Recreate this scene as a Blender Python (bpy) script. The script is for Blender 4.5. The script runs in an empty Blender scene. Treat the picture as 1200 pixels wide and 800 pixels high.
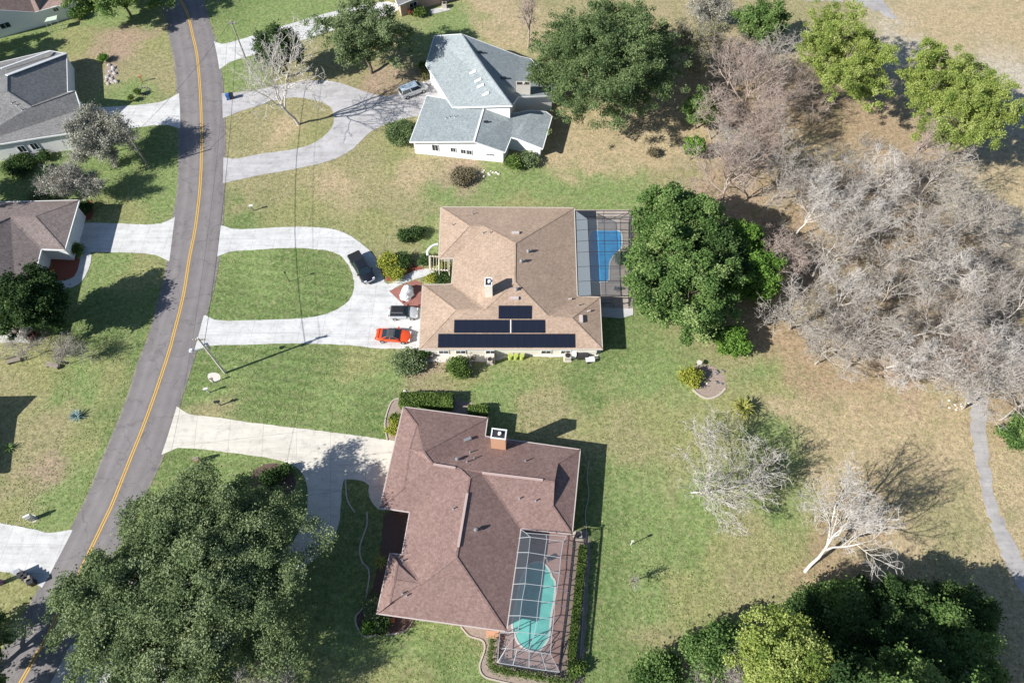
import bpy, math, random
import numpy as np
from mathutils import Vector, noise, Matrix

# ------------------------------------------------------------------ camera, sky, sun, exposure
SC = bpy.context.scene
COL = SC.collection
CH, TILT, FPX = 80.0, math.radians(30), 800.0
cam_d = bpy.data.cameras.new('camera'); cam = bpy.data.objects.new('camera', cam_d); COL.objects.link(cam)
cam.location = (0, 0, CH); cam.rotation_euler = (TILT, 0, 0)
cam_d.sensor_width = 36; cam_d.lens = 36 * FPX / 1200; cam_d.clip_start = 0.5; cam_d.clip_end = 20000
SC.camera = cam
SUN_EL, SHADOW_AZ = math.radians(33.5), math.radians(24.5)
W = bpy.data.worlds.new('World'); SC.world = W; W.use_nodes = True
wn = W.node_tree; wn.nodes.clear()
sky = wn.nodes.new('ShaderNodeTexSky'); sky.sky_type = 'NISHITA'; sky.sun_disc = False
sky.sun_elevation = SUN_EL; sky.sun_rotation = math.radians(90) - (SHADOW_AZ + math.pi); sky.air_density = 1.0; sky.dust_density = 0.6; sky.ozone_density = 3.0
bg = wn.nodes.new('ShaderNodeBackground'); bg.inputs[1].default_value = 0.062
wo = wn.nodes.new('ShaderNodeOutputWorld')
wn.links.new(sky.outputs[0], bg.inputs[0]); wn.links.new(bg.outputs[0], wo.inputs[0])
sl = bpy.data.lights.new('sun', 'SUN'); sl.energy = 4.3; sl.angle = math.radians(0.5); sl.color = (1.0, 0.97, 0.93)
so = bpy.data.objects.new('sun', sl); COL.objects.link(so); so.location = (-60, -30, 120)
sdir = Vector((math.cos(SHADOW_AZ) * math.cos(SUN_EL), math.sin(SHADOW_AZ) * math.cos(SUN_EL), -math.sin(SUN_EL)))
so.rotation_euler = sdir.to_track_quat('-Z', 'Y').to_euler()
SC.view_settings.view_transform = 'Standard'; SC.view_settings.look = 'None'
SC.view_settings.exposure = 0.95; SC.view_settings.gamma = 1.0; SC.view_settings.use_curve_mapping = False

R = random.Random(7)

# ------------------------------------------------------------------ measuring helpers
def ray(px, py):
    a = (px - 600) / FPX; b = (400 - py) / FPX
    return Vector((a, b * math.cos(TILT) + math.sin(TILT), b * math.sin(TILT) - math.cos(TILT)))
def G(px, py, z=0.0):
    d = ray(px, py); t = (CH - z) / -d.z
    return Vector((d.x * t, d.y * t, z))
def hit(tris, px, py):
    d = ray(px, py); o = Vector((0, 0, CH)); best = None
    for (a, b, c) in tris:
        n = (b - a).cross(c - a)
        if n.length < 1e-9: continue
        n.normalize(); dn = d.dot(n)
        if abs(dn) < 1e-6: continue
        t = (a - o).dot(n) / dn
        if t <= 0: continue
        p = o + d * t
        ok = True
        for u, v in ((a, b), (b, c), (c, a)):
            if (v - u).cross(p - u).dot(n) < -1e-4 * (v - u).length: ok = False; break
        if ok and (best is None or t < best[0]):
            best = (t, p, n if n.dot(d) < 0 else -n)
    return (best[1], best[2]) if best else None

def chaikin(pts, n=2, closed=True):
    for _ in range(n):
        out = []
        m = len(pts)
        rng = range(m) if closed else range(m - 1)
        if not closed: out.append(pts[0])
        for i in rng:
            a = pts[i]; b = pts[(i + 1) % m]
            out.append((a[0] * .75 + b[0] * .25, a[1] * .75 + b[1] * .25))
            out.append((a[0] * .25 + b[0] * .75, a[1] * .25 + b[1] * .75))
        if not closed: out.append(pts[-1])
        pts = out
    return pts
def catmull(pts, n=6):
    out = []
    P = [pts[0]] + list(pts) + [pts[-1]]
    for i in range(1, len(P) - 2):
        p0, p1, p2, p3 = P[i-1], P[i], P[i+1], P[i+2]
        for k in range(n):
            t = k / n
            out.append(tuple(0.5 * ((2*p1[j]) + (-p0[j]+p2[j])*t + (2*p0[j]-5*p1[j]+4*p2[j]-p3[j])*t*t + (-p0[j]+3*p1[j]-3*p2[j]+p3[j])*t**3) for j in range(len(p1))))
    out.append(tuple(pts[-1]))
    return out

# ------------------------------------------------------------------ materials
def nmat(name):
    m = bpy.data.materials.new(name); m.use_nodes = True
    nt = m.node_tree; b = nt.nodes['Principled BSDF']
    return m, nt, b
def N(nt, t, **kw):
    n = nt.nodes.new(t)
    for k, v in kw.items(): setattr(n, k, v)
    return n
def lk(nt, a, b): nt.links.new(a, b)
def mathn(nt, op, a, b=None):
    n = N(nt, 'ShaderNodeMath', operation=op)
    for i, v in enumerate((a, b)):
        if v is None: continue
        if isinstance(v, (int, float)): n.inputs[i].default_value = v
        else: lk(nt, v, n.inputs[i])
    return n.outputs[0]
def mixc(nt, fac, a, b, mode='MIX'):
    n = N(nt, 'ShaderNodeMix', data_type='RGBA', blend_type=mode)
    for i, v in ((0, fac), (6, a), (7, b)):
        if isinstance(v, (int, float)): n.inputs[i].default_value = v
        elif isinstance(v, tuple): n.inputs[i].default_value = (*v[:3], 1)
        else: lk(nt, v, n.inputs[i])
    return n.outputs[2]
def noisen(nt, vec, scale, detail=4, rough=0.6):
    n = N(nt, 'ShaderNodeTexNoise'); n.inputs['Scale'].default_value = scale
    n.inputs['Detail'].default_value = detail; n.inputs['Roughness'].default_value = rough
    lk(nt, vec, n.inputs['Vector']); return n.outputs['Fac']
def rampn(nt, fac, stops):
    n = N(nt, 'ShaderNodeValToRGB'); cr = n.color_ramp
    while len(cr.elements) < len(stops): cr.elements.new(0.5)
    for e, (p, c) in zip(cr.elements, stops):
        e.position = p; e.color = (*c, 1) if isinstance(c, tuple) else (c, c, c, 1)
    lk(nt, fac, n.inputs[0]); return n.outputs[0]
def posn(nt):
    return N(nt, 'ShaderNodeNewGeometry').outputs['Position']
def bump(nt, b, h, strength=0.4, dist=0.05):
    n = N(nt, 'ShaderNodeBump'); n.inputs['Strength'].default_value = strength; n.inputs['Distance'].default_value = dist
    lk(nt, h, n.inputs['Height']); lk(nt, n.outputs[0], b.inputs['Normal'])

def simple(name, col, rough=0.6, metal=0.0, var=0.0, vscale=2.0, coat=0.0, spec=None):
    m, nt, b = nmat(name)
    b.inputs['Roughness'].default_value = rough; b.inputs['Metallic'].default_value = metal
    if coat: b.inputs['Coat Weight'].default_value = coat; b.inputs['Coat Roughness'].default_value = 0.06
    if spec is not None: b.inputs['Specular IOR Level'].default_value = spec
    p = posn(nt); f = noisen(nt, p, vscale)
    k = max(var, 0.04)
    c = mixc(nt, f, tuple(x * (1 - k) for x in col), tuple(min(1, x * (1 + k)) for x in col))
    lk(nt, c, b.inputs['Base Color'])
    return m

def shingle(name, c1, c2, c3):
    m, nt, b = nmat(name); p = posn(nt)
    mp = N(nt, 'ShaderNodeMapping'); mp.inputs['Scale'].default_value = (1, 1, 1.6); lk(nt, p, mp.inputs[0])
    vo = N(nt, 'ShaderNodeTexVoronoi'); vo.inputs['Scale'].default_value = 4.6; lk(nt, mp.outputs[0], vo.inputs['Vector'])
    sep = N(nt, 'ShaderNodeSeparateColor'); lk(nt, vo.outputs['Color'], sep.inputs[0])
    fine = noisen(nt, p, 7, 4, .75); big = noisen(nt, p, .3, 4, .6); mid = noisen(nt, p, 2.4, 4, .65)
    c = rampn(nt, mathn(nt, 'ADD', mathn(nt, 'MULTIPLY', sep.outputs[0], .4), mathn(nt, 'MULTIPLY', fine, .6)), [(.2, c1), (.5, c2), (.8, c3)])
    sz = N(nt, 'ShaderNodeSeparateXYZ'); lk(nt, p, sz.inputs[0])
    fr = mathn(nt, 'FRACT', mathn(nt, 'MULTIPLY', sz.outputs[2], 14.0))
    line = rampn(nt, fr, [(0, .72), (.18, 1.0)])
    c = mixc(nt, .6, c, line, 'MULTIPLY')
    c = mixc(nt, 1.0, c, rampn(nt, big, [(.3, .92), (.7, 1.06)]), 'MULTIPLY')
    c = mixc(nt, 1.0, c, rampn(nt, mid, [(.3, .88), (.7, 1.08)]), 'MULTIPLY')
    lk(nt, c, b.inputs['Base Color']); b.inputs['Roughness'].default_value = .88
    b.inputs['Specular IOR Level'].default_value = .25
    bump(nt, b, fine, .3, .03)
    return m

def concrete(name, col, joint=True, jx=3.2, rot=0.0, stain=.35):
    m, nt, b = nmat(name); p = posn(nt)
    f = noisen(nt, p, 6, 5, .7); g = noisen(nt, p, .35, 5, .65); s = noisen(nt, p, 1.1, 6, .7)
    c = mixc(nt, f, tuple(x * .9 for x in col), tuple(x * 1.06 for x in col))
    c = mixc(nt, 1.0, c, rampn(nt, g, [(.3, 1 - stain * .5), (.65, 1.04)]), 'MULTIPLY')
    c = mixc(nt, 1.0, c, rampn(nt, s, [(.3, .76), (.5, 1.0)]), 'MULTIPLY')
    tyre = N(nt, 'ShaderNodeMapping'); tyre.inputs['Scale'].default_value = (.12, 1.5, 1); lk(nt, p, tyre.inputs[0])
    c = mixc(nt, 1.0, c, rampn(nt, noisen(nt, tyre.outputs[0], 1.0, 5, .7), [(.35, .86), (.55, 1.02)]), 'MULTIPLY')
    if joint:
        mp = N(nt, 'ShaderNodeMapping'); mp.inputs['Rotation'].default_value = (0, 0, rot); lk(nt, p, mp.inputs[0])
        sx = N(nt, 'ShaderNodeSeparateXYZ'); lk(nt, mp.outputs[0], sx.inputs[0])
        for o, per in ((0, jx), (1, jx)):
            fr = mathn(nt, 'FRACT', mathn(nt, 'ADD', mathn(nt, 'DIVIDE', sx.outputs[o], per), .37))
            ln = rampn(nt, fr, [(0, .66), (.014, .66), (.02, 1.0)])
            c = mixc(nt, .75, c, ln, 'MULTIPLY')
    lk(nt, c, b.inputs['Base Color']); b.inputs['Roughness'].default_value = .85
    bump(nt, b, f, .15, .01)
    return m

def leafmat(name, dark, mid, light, trans=.22):
    m, nt, b = nmat(name)
    at = N(nt, 'ShaderNodeAttribute'); at.attribute_name = 'tone'
    c = rampn(nt, at.outputs['Fac'], [(0, dark), (.5, mid), (1, light)])
    lk(nt, c, b.inputs['Base Color']); b.inputs['Roughness'].default_value = .75; b.inputs['Specular IOR Level'].default_value = .12
    tr = N(nt, 'ShaderNodeBsdfTranslucent'); lk(nt, mixc(nt, 1.0, c, (1.1, 1.2, .5), 'MULTIPLY'), tr.inputs[0])
    mx = N(nt, 'ShaderNodeMixShader'); mx.inputs[0].default_value = trans
    lk(nt, b.outputs[0], mx.inputs[1]); lk(nt, tr.outputs[0], mx.inputs[2])
    lk(nt, mx.outputs[0], nt.nodes['Material Output'].inputs[0])
    return m
def barkmat(name, c1, c2):
    m, nt, b = nmat(name); p = posn(nt)
    f = noisen(nt, p, 2.2, 5, .7)
    lk(nt, rampn(nt, f, [(.3, c1), (.7, c2)]), b.inputs['Base Color']); b.inputs['Roughness'].default_value = .9
    b.inputs['Specular IOR Level'].default_value = .1
    return m
def screenmat(name, col, opacity):
    m, nt, b = nmat(name)
    b.inputs['Base Color'].default_value = (*col, 1); b.inputs['Roughness'].default_value = .7
    t = N(nt, 'ShaderNodeBsdfTransparent'); mx = N(nt, 'ShaderNodeMixShader'); mx.inputs[0].default_value = opacity
    lk(nt, t.outputs[0], mx.inputs[1]); lk(nt, b.outputs[0], mx.inputs[2]); lk(nt, mx.outputs[0], nt.nodes['Material Output'].inputs[0])
    return m
def watermat(name, c1, c2):
    m, nt, b = nmat(name); p = posn(nt); f = noisen(nt, p, .9, 3, .5); w = noisen(nt, p, 5, 3, .6)
    lk(nt, mixc(nt, rampn(nt, f, [(.35, 0.0), (.65, 1.0)]), c1, c2), b.inputs['Base Color']); b.inputs['Roughness'].default_value = .06
    bump(nt, b, w, .12, .05)
    return m

M = {}
M['conc'] = concrete('driveway_concrete', (.60, .595, .575), rot=.02)
M['conc_worn'] = concrete('weathered_concrete', (.48, .465, .46), joint=False, stain=.5)
M['conc_cream'] = concrete('cream_concrete', (.62, .58, .50), jx=4.2, rot=-.13, stain=.15)
M['conc_plain'] = concrete('slab_concrete', (.55, .54, .52), joint=False)
M['kerb'] = simple('edging_concrete', (.46, .40, .33), .85, var=.15)
M['deck_tan'] = concrete('beige_pool_deck', (.40, .34, .29), jx=1.2, stain=.3)
M['deck_red'] = concrete('red_paver_deck', (.33, .205, .17), jx=.6, stain=.2)
M['brickred'] = concrete('red_brick_patio', (.30, .125, .10), jx=.4, stain=.2)
M['gravel'] = concrete('pale_gravel', (.40, .38, .36), joint=False, stain=.5)
M['roof_tan'] = shingle('tan_shingles', (.31, .225, .16), (.39, .285, .21), (.46, .35, .265))
M['roof_brown'] = shingle('brown_shingles', (.18, .112, .096), (.23, .15, .13), (.28, .193, .17))
M['roof_blue'] = shingle('silver_blue_shingles', (.205, .235, .24), (.265, .30, .305), (.335, .37, .375))
M['roof_grey'] = shingle('grey_shingles', (.15, .147, .142), (.21, .206, .2), (.28, .275, .265))
M['roof_mauve'] = shingle('mauve_grey_shingles', (.16, .125, .115), (.215, .175, .16), (.28, .235, .215))
M['roof_pink'] = shingle('pinkish_shingles', (.24, .16, .135), (.31, .22, .185), (.38, .29, .245))
M['wall_white'] = simple('white_stucco', (.78, .78, .76), .8, var=.05)
M['wall_cream'] = simple('cream_stucco', (.74, .70, .60), .8, var=.06)
M['wall_tan'] = simple('tan_stucco', (.46, .33, .26), .8, var=.06)
M['brick_orange'] = simple('orange_brick', (.50, .28, .17), .85, var=.2, vscale=8)
M['trim_white'] = simple('white_trim', (.74, .74, .72), .5)
M['trim_tan'] = simple('tan_trim', (.52, .47, .40), .6)
M['trim_mauve'] = simple('pale_mauve_trim', (.50, .43, .40), .6)
M['metal_white'] = simple('white_aluminium', (.36, .38, .39), .45)
M['metal_dark'] = simple('bronze_aluminium', (.035, .032, .035), .45)
M['black'] = simple('black_plastic', (.018, .018, .02), .5)
M['rubber'] = simple('tyre_rubber', (.02, .02, .02), .85)
M['glass'] = simple('window_glass', (.02, .035, .045), .05, spec=.8)
M['steel'] = simple('galvanised_steel', (.42, .43, .44), .4, metal=.6)
M['wood'] = simple('weathered_wood', (.28, .24, .20), .9, var=.25, vscale=3)
M['woodpole'] = simple('grey_pole_timber', (.34, .315, .28), .9, var=.2, vscale=3)
M['cream_wood'] = simple('cream_painted_wood', (.66, .58, .45), .7)
M['stone'] = simple('grey_stone', (.40, .37, .34), .9, var=.3, vscale=6)
M['stone_pale'] = simple('pale_limestone', (.58, .54, .48), .9, var=.25, vscale=6)
M['mulch'] = simple('dark_mulch', (.115, .075, .06), .95, var=.7, vscale=5)
M['mulch_red'] = simple('red_mulch', (.24, .07, .04), .95, var=.5, vscale=5)
M['mulch_pale'] = simple('dry_leaf_mulch', (.30, .235, .19), .95, var=.5, vscale=4)
M['yellow'] = simple('yellow_road_paint', (.62, .37, .06), .7, var=.18, vscale=3)
M['cell'] = simple('solar_cell', (.013, .016, .028), .16, spec=.6)
M['cell_frame'] = simple('panel_frame', (.018, .02, .026), .4)
M['lime'] = simple('lime_plastic', (.38, .44, .10), .5)
M['bluebin'] = simple('blue_plastic', (.03, .13, .36), .5)
M['red_plastic'] = simple('red_lens', (.35, .02, .02), .3)
M['lamp_lens'] = simple('clear_lens', (.65, .67, .70), .15)
M['chrome'] = simple('chrome', (.6, .6, .62), .15, metal=1.0)
M['fabric_white'] = simple('white_tarpaulin', (.76, .77, .79), .6, var=.05)
M['purple'] = simple('purple_metal', (.22, .10, .22), .5)
M['terracotta'] = simple('terracotta', (.50, .20, .10), .8)
M['awning'] = simple('pale_green_canvas', (.52, .60, .48), .8)
M['stone_dark'] = simple('dark_rock', (.2, .18, .165), .9, var=.3, vscale=5)
M['screen'] = screenmat('insect_screen', (.16, .19, .22), .22)
M['screen_lit'] = screenmat('sunlit_insect_screen', (.21, .245, .27), .55)  # paler, more opaque copy: sunlight on the sloping panels is in its colour
M['water_blue'] = watermat('blue_pool_water', (.01, .25, .58), (.02, .36, .68))
M['water_teal'] = watermat('teal_pool_water', (.10, .42, .36), (.15, .52, .44))
M['paint_black'] = simple('black_car_paint', (.012, .013, .016), .25, coat=1)
M['paint_silver'] = simple('silver_car_paint', (.45, .47, .49), .3, coat=.6)
M['paint_orange'] = simple('orange_red_car_paint', (.72, .085, .02), .3, coat=.7)
M['paint_van'] = simple('silver_beige_van_paint', (.66, .66, .64), .3, coat=.6)
M['bark_grey'] = barkmat('pale_grey_bark', (.29, .26, .225), (.52, .475, .42))
M['bark_white'] = barkmat('white_grey_bark', (.41, .38, .34), (.66, .62, .57))
M['bark_pink'] = barkmat('pinkish_grey_bark', (.30, .235, .195), (.49, .405, .35))
M['bark_dark'] = barkmat('brown_bark', (.10, .075, .055), (.22, .175, .14))
M['bark_pine'] = barkmat('pine_bark', (.20, .15, .12), (.34, .27, .22))
M['leaf_oak'] = leafmat('live_oak_leaves', (.06, .10, .04), (.135, .19, .075), (.22, .275, .125))
M['leaf_oak_grey'] = leafmat('grey_green_oak_leaves', (.085, .125, .055), (.185, .24, .11), (.30, .35, .19))
M['leaf_dark'] = leafmat('dark_evergreen_leaves', (.02, .045, .015), (.055, .10, .03), (.115, .18, .06))
M['leaf_mag'] = leafmat('glossy_green_leaves', (.055, .105, .03), (.13, .215, .06), (.27, .345, .13))
M['leaf_bright'] = leafmat('bright_green_leaves', (.06, .125, .02), (.125, .235, .04), (.235, .345, .08))
M['leaf_pine'] = leafmat('yellow_green_pine_needles', (.13, .19, .04), (.27, .33, .08), (.42, .46, .16))
M['leaf_yellow'] = leafmat('yellow_green_leaves', (.16, .19, .03), (.29, .32, .05), (.46, .44, .09))
M['leaf_moss'] = leafmat('grey_spanish_moss', (.20, .20, .15), (.33, .33, .27), (.47, .46, .39), .1)
M['leaf_olive'] = leafmat('olive_sparse_leaves', (.13, .13, .05), (.22, .22, .10), (.34, .32, .16))
M['leaf_hedge'] = leafmat('hedge_leaves', (.05, .09, .02), (.11, .17, .04), (.20, .28, .07))
M['leaf_agave'] = leafmat('blue_green_agave', (.10, .17, .16), (.17, .26, .25), (.28, .37, .35), .05)
M['leaf_gold'] = leafmat('gold_palm_fronds', (.13, .15, .03), (.26, .27, .06), (.46, .42, .14), .1)
M['leaf_brown'] = leafmat('dry_brown_grass_blades', (.10, .085, .05), (.20, .17, .10), (.33, .29, .19), .1)
M['flower_red'] = leafmat('red_bromeliad', (.10, .03, .03), (.22, .06, .05), (.38, .12, .09), .1)

# ------------------------------------------------------------------ object helpers
ORG = {}
def props(o, label=None, cat=None, group=None, kind=None):
    if label: o['label'] = label
    if cat: o['category'] = cat
    if group: o['group'] = group
    if kind: o['kind'] = kind
    return o
def thing(name, label, cat, loc=(0, 0, 0), rz=0.0, group=None):
    o = bpy.data.objects.new(name, None); COL.objects.link(o)
    o.location = loc; o.rotation_euler = (0, 0, rz); o.empty_display_size = .3
    ORG[o.name] = Vector(loc)
    return props(o, label, cat, group)
class MB:
    def __init__(s): s.v = []; s.f = []
    def poly(s, pts):
        i = len(s.v); s.v += [tuple(p) for p in pts]; s.f.append(tuple(range(i, i + len(pts)))); return s
    def prism(s, pts, z0, z1):
        i = len(s.v); n = len(pts)
        s.v += [(p[0], p[1], z0) for p in pts] + [(p[0], p[1], z1) for p in pts]
        area = sum(pts[k][0] * pts[(k+1) % n][1] - pts[(k+1) % n][0] * pts[k][1] for k in range(n))
        up = tuple(range(i + n, i + 2 * n)); dn = tuple(range(i, i + n))
        if area < 0: up = up[::-1]
        else: dn = dn[::-1]
        s.f += [up, dn]
        for k in range(n):
            q = (i + k, i + (k + 1) % n, i + n + (k + 1) % n, i + n + k)
            s.f.append(q if area > 0 else q[::-1])
        return s
    def box(s, c, size, rz=0.0, taper=1.0, axes=None):
        c = Vector(c); hx, hy, hz = size[0] / 2, size[1] / 2, size[2] / 2
        if axes is None:
            ax = Vector((math.cos(rz), math.sin(rz), 0)); ay = Vector((-math.sin(rz), math.cos(rz), 0)); az = Vector((0, 0, 1))
        else: ax, ay, az = axes
        i = len(s.v)
        for sz in (-1, 1):
            t = taper if sz > 0 else 1
            for sx, sy in ((-1, -1), (1, -1), (1, 1), (-1, 1)):
                s.v.append(tuple(c + ax * (sx * hx * t) + ay * (sy * hy * t) + az * (sz * hz)))
        s.f += [(i, i+3, i+2, i+1), (i+4, i+5, i+6, i+7)] + [(i+k, i+(k+1) % 4, i+4+(k+1) % 4, i+4+k) for k in range(4)]
        return s
    def tube(s, a, b, r0, r1=None, n=8, cap=True):
        a = Vector(a); b = Vector(b); r1 = r0 if r1 is None else r1
        d = (b - a).normalized(); u = d.orthogonal().normalized(); w = d.cross(u); i = len(s.v)
        for p, r in ((a, r0), (b, r1)):
            for k in range(n):
                t = 2 * math.pi * k / n; s.v.append(tuple(p + u * (r * math.cos(t)) + w * (r * math.sin(t))))
        s.f += [(i+k, i+(k+1) % n, i+n+(k+1) % n, i+n+k) for k in range(n)]
        if cap: s.f += [tuple(range(i + n - 1, i - 1, -1)), tuple(range(i + n, i + 2 * n))]
        return s
    def beam(s, a, b, w, h):
        a = Vector(a); b = Vector(b); d = b - a; L = d.length; ax = d.normalized()
        ay = Vector((0, 0, 1)).cross(ax)
        ay = Vector((1, 0, 0)) if ay.length < 1e-4 else ay.normalized()
        return s.box((a + b) / 2, (L, w, h), axes=(ax, ay, ax.cross(ay)))
    def loft(s, rings, caps=True, closed=True):
        i = len(s.v); n = len(rings[0])
        for r in rings: s.v += [tuple(p) for p in r]
        for a in range(len(rings) - 1):
            for k in range(n if closed else n - 1):
                s.f.append((i+a*n+k, i+a*n+(k+1) % n, i+(a+1)*n+(k+1) % n, i+(a+1)*n+k))
        if caps: s.f += [tuple(range(i + n - 1, i - 1, -1)), tuple(range(i + (len(rings)-1)*n, i + len(rings)*n))]
        return s
    def build(s, name, mat, parent=None, local=False, smooth=False):
        o0 = Vector((0, 0, 0))
        if parent is not None and not local: o0 = ORG.get(parent.name, o0)
        me = bpy.data.meshes.new(name)
        me.from_pydata([(v[0] - o0.x, v[1] - o0.y, v[2] - o0.z) for v in s.v], [], s.f)
        me.materials.append(mat); me.validate(); me.update()
        if smooth: me.polygons.foreach_set('use_smooth', [True] * len(me.polygons))
        o = bpy.data.objects.new(name, me); COL.objects.link(o)
        if parent is not None:
            o.parent = parent; ORG[o.name] = o0
        return o
def fastmesh(name, verts, faces_n, nper, mat, tone=None, parent=None, smooth=False):
    """verts: (nv,3) array, faces (nf,nper) index array"""
    me = bpy.data.meshes.new(name); nf = len(faces_n)
    me.vertices.add(len(verts)); me.vertices.foreach_set('co', np.asarray(verts, dtype=np.float32).ravel())
    me.loops.add(nf * nper); me.loops.foreach_set('vertex_index', np.asarray(faces_n, dtype=np.int32).ravel())
    me.polygons.add(nf); me.polygons.foreach_set('loop_start', np.arange(nf, dtype=np.int32) * nper)
    me.update(calc_edges=True)
    if tone is not None:
        a = me.attributes.new('tone', 'FLOAT', 'FACE'); a.data.foreach_set('value', np.asarray(tone, dtype=np.float32))
    if smooth: me.polygons.foreach_set('use_smooth', np.ones(nf, dtype=bool))
    me.materials.append(mat)
    o = bpy.data.objects.new(name, me); COL.objects.link(o)
    if parent is not None: o.parent = parent; ORG[o.name] = Vector((0, 0, 0))
    return o
def struct(name, mb, mat, smooth=False):
    o = mb.build(name, mat, smooth=smooth); o['kind'] = 'structure'; return o
def copy_tree(o, loc, rz, label=None, sc=1.0, group=None):
    c = o.copy(); COL.objects.link(c); c.location = loc; c.rotation_euler = (0, 0, rz); c.scale = (sc, sc, sc)
    if label: c['label'] = label
    if group: c['group'] = group
    for ch in list(o.children):
        d = ch.copy(); COL.objects.link(d); d.parent = c
        for g in list(ch.children):
            e = g.copy(); COL.objects.link(e); e.parent = d
    return c

# ------------------------------------------------------------------ ground
GR = (.130, .195, .062); GL = (.18, .252, .085); YG = (.26, .265, .11); TN = (.42, .33, .20); BR = (.34, .245, .155)
PK = (.36, .26, .19); SD = (.47, .42, .34); OL = (.29, .262, .135); DG = (.13, .18, .06)
CP = [  # where which sward grows (pixel of the photograph -> ground colour)
 (110,15,GL),(150,20,GL),(90,50,YG),(130,60,PK),(155,45,PK),(180,50,YG),(190,90,OL),(150,90,OL),(120,75,OL),(40,50,GL),
 (150,110,GL),(180,170,GR),(140,195,GL),(100,215,GR),(60,215,GR),(180,230,GL),(140,250,YG),(190,200,GL),(20,210,GR),
 (120,320,GL),(165,330,YG),(130,360,GR),(180,350,GR),(100,380,GR),(130,440,YG),(160,425,GR),(40,440,YG),(20,450,OL),
 (90,450,GL),(60,500,OL),(100,520,YG),(130,510,GR),(50,560,PK),(20,560,OL),(80,580,GL),(110,540,GL),(60,600,GL),(15,700,YG),(20,740,YG),(10,640,YG),
 (300,20,GL),(280,10,GR),(370,8,GL),(275,60,GL),(290,90,GL),(350,75,OL),(400,85,OL),(440,95,PK),(430,70,OL),(545,20,GL),(570,10,TN),(590,35,TN),(560,60,YG),(530,40,GL),
 (610,20,TN),(640,5,OL),(280,160,OL),(330,150,TN),(360,130,OL),(310,140,OL),(370,160,YG),(420,190,OL),(460,185,YG),(400,210,TN),(480,205,TN),(540,210,PK),(330,225,OL),
 (290,225,OL),(280,250,GR),(340,240,YG),(450,235,OL),(520,225,GL),(580,220,GL),(620,215,GL),(440,255,YG),(480,255,OL),(500,280,GL),(470,300,OL),(610,235,YG),
 (660,215,GL),(700,225,GL),(740,232,GL),(680,190,TN),(720,165,TN),(760,190,TN),(790,215,OL),(750,150,TN),(650,170,TN),(800,170,TN),
 (860,190,BR),(840,230,PK),(870,120,BR),(950,170,TN),(970,140,BR),(1060,60,SD),(1100,30,TN),(1170,20,TN),(1080,80,TN),(1180,100,SD),(1190,220,TN),(1160,250,SD),(960,20,OL),
 (1000,150,BR),(1050,200,BR),(950,260,BR),(1020,300,BR),(1100,300,BR),(1040,390,BR),(1120,400,BR),(900,300,BR),(950,400,BR),(930,370,TN),(910,390,BR),
 (310,330,GL),(350,310,GR),(330,360,GR),(270,350,GR),(390,340,GR),(290,310,GL),(240,430,GR),(260,450,GL),(230,455,GR),(300,440,GR),(360,430,GR),(420,430,YG),(320,470,GR),(400,470,GL),(440,495,GR),(250,480,OL),(460,440,GL),
 (500,430,PK),(520,440,OL),(560,445,YG),(600,440,GL),(620,430,YG),(580,470,GL),(640,480,OL),(690,450,GR),(660,500,OL),(720,400,GR),(740,430,GL),(700,480,YG),(730,500,OL),
 (760,460,GL),(790,440,GL),(780,490,YG),(740,560,GL),(720,600,GR),(760,620,GL),(750,540,OL),(700,640,GR),(860,420,OL),(880,430,GL),(900,450,YG),(880,400,BR),(900,500,GL),
 (860,490,YG),(820,520,YG),(830,590,GL),(800,640,GL),(840,660,YG),(720,700,GR),(760,700,GL),(800,700,YG),(770,740,OL),(720,770,GR),(700,790,GR),(880,620,OL),(910,600,GL),(910,640,YG),
 (930,480,TN),(950,440,BR),(1000,450,BR),(1060,450,PK),(1100,450,TN),(1000,490,TN),(1050,500,TN),(1110,520,TN),(1080,560,TN),(980,560,TN),(1000,610,BR),(960,650,BR),(940,690,BR),(890,690,OL),
 (1060,640,TN),(1120,610,OL),(1150,680,TN),(1190,600,TN),(1180,560,TN),(1190,480,BR),(1100,660,OL),(1180,720,TN),(1030,700,BR),
 (220,540,GR),(250,545,GL),(300,600,GR),(400,700,GR),(410,750,GL),(460,765,GL),(520,770,GR),(500,750,GL),(540,780,GL),(350,780,GL),(380,790,YG),(440,790,YG),(430,640,DG),(510,795,YG),(600,795,OL),
 (580,760,OL),(820,800,BR),(1000,800,BR),(1100,780,BR)]
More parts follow.
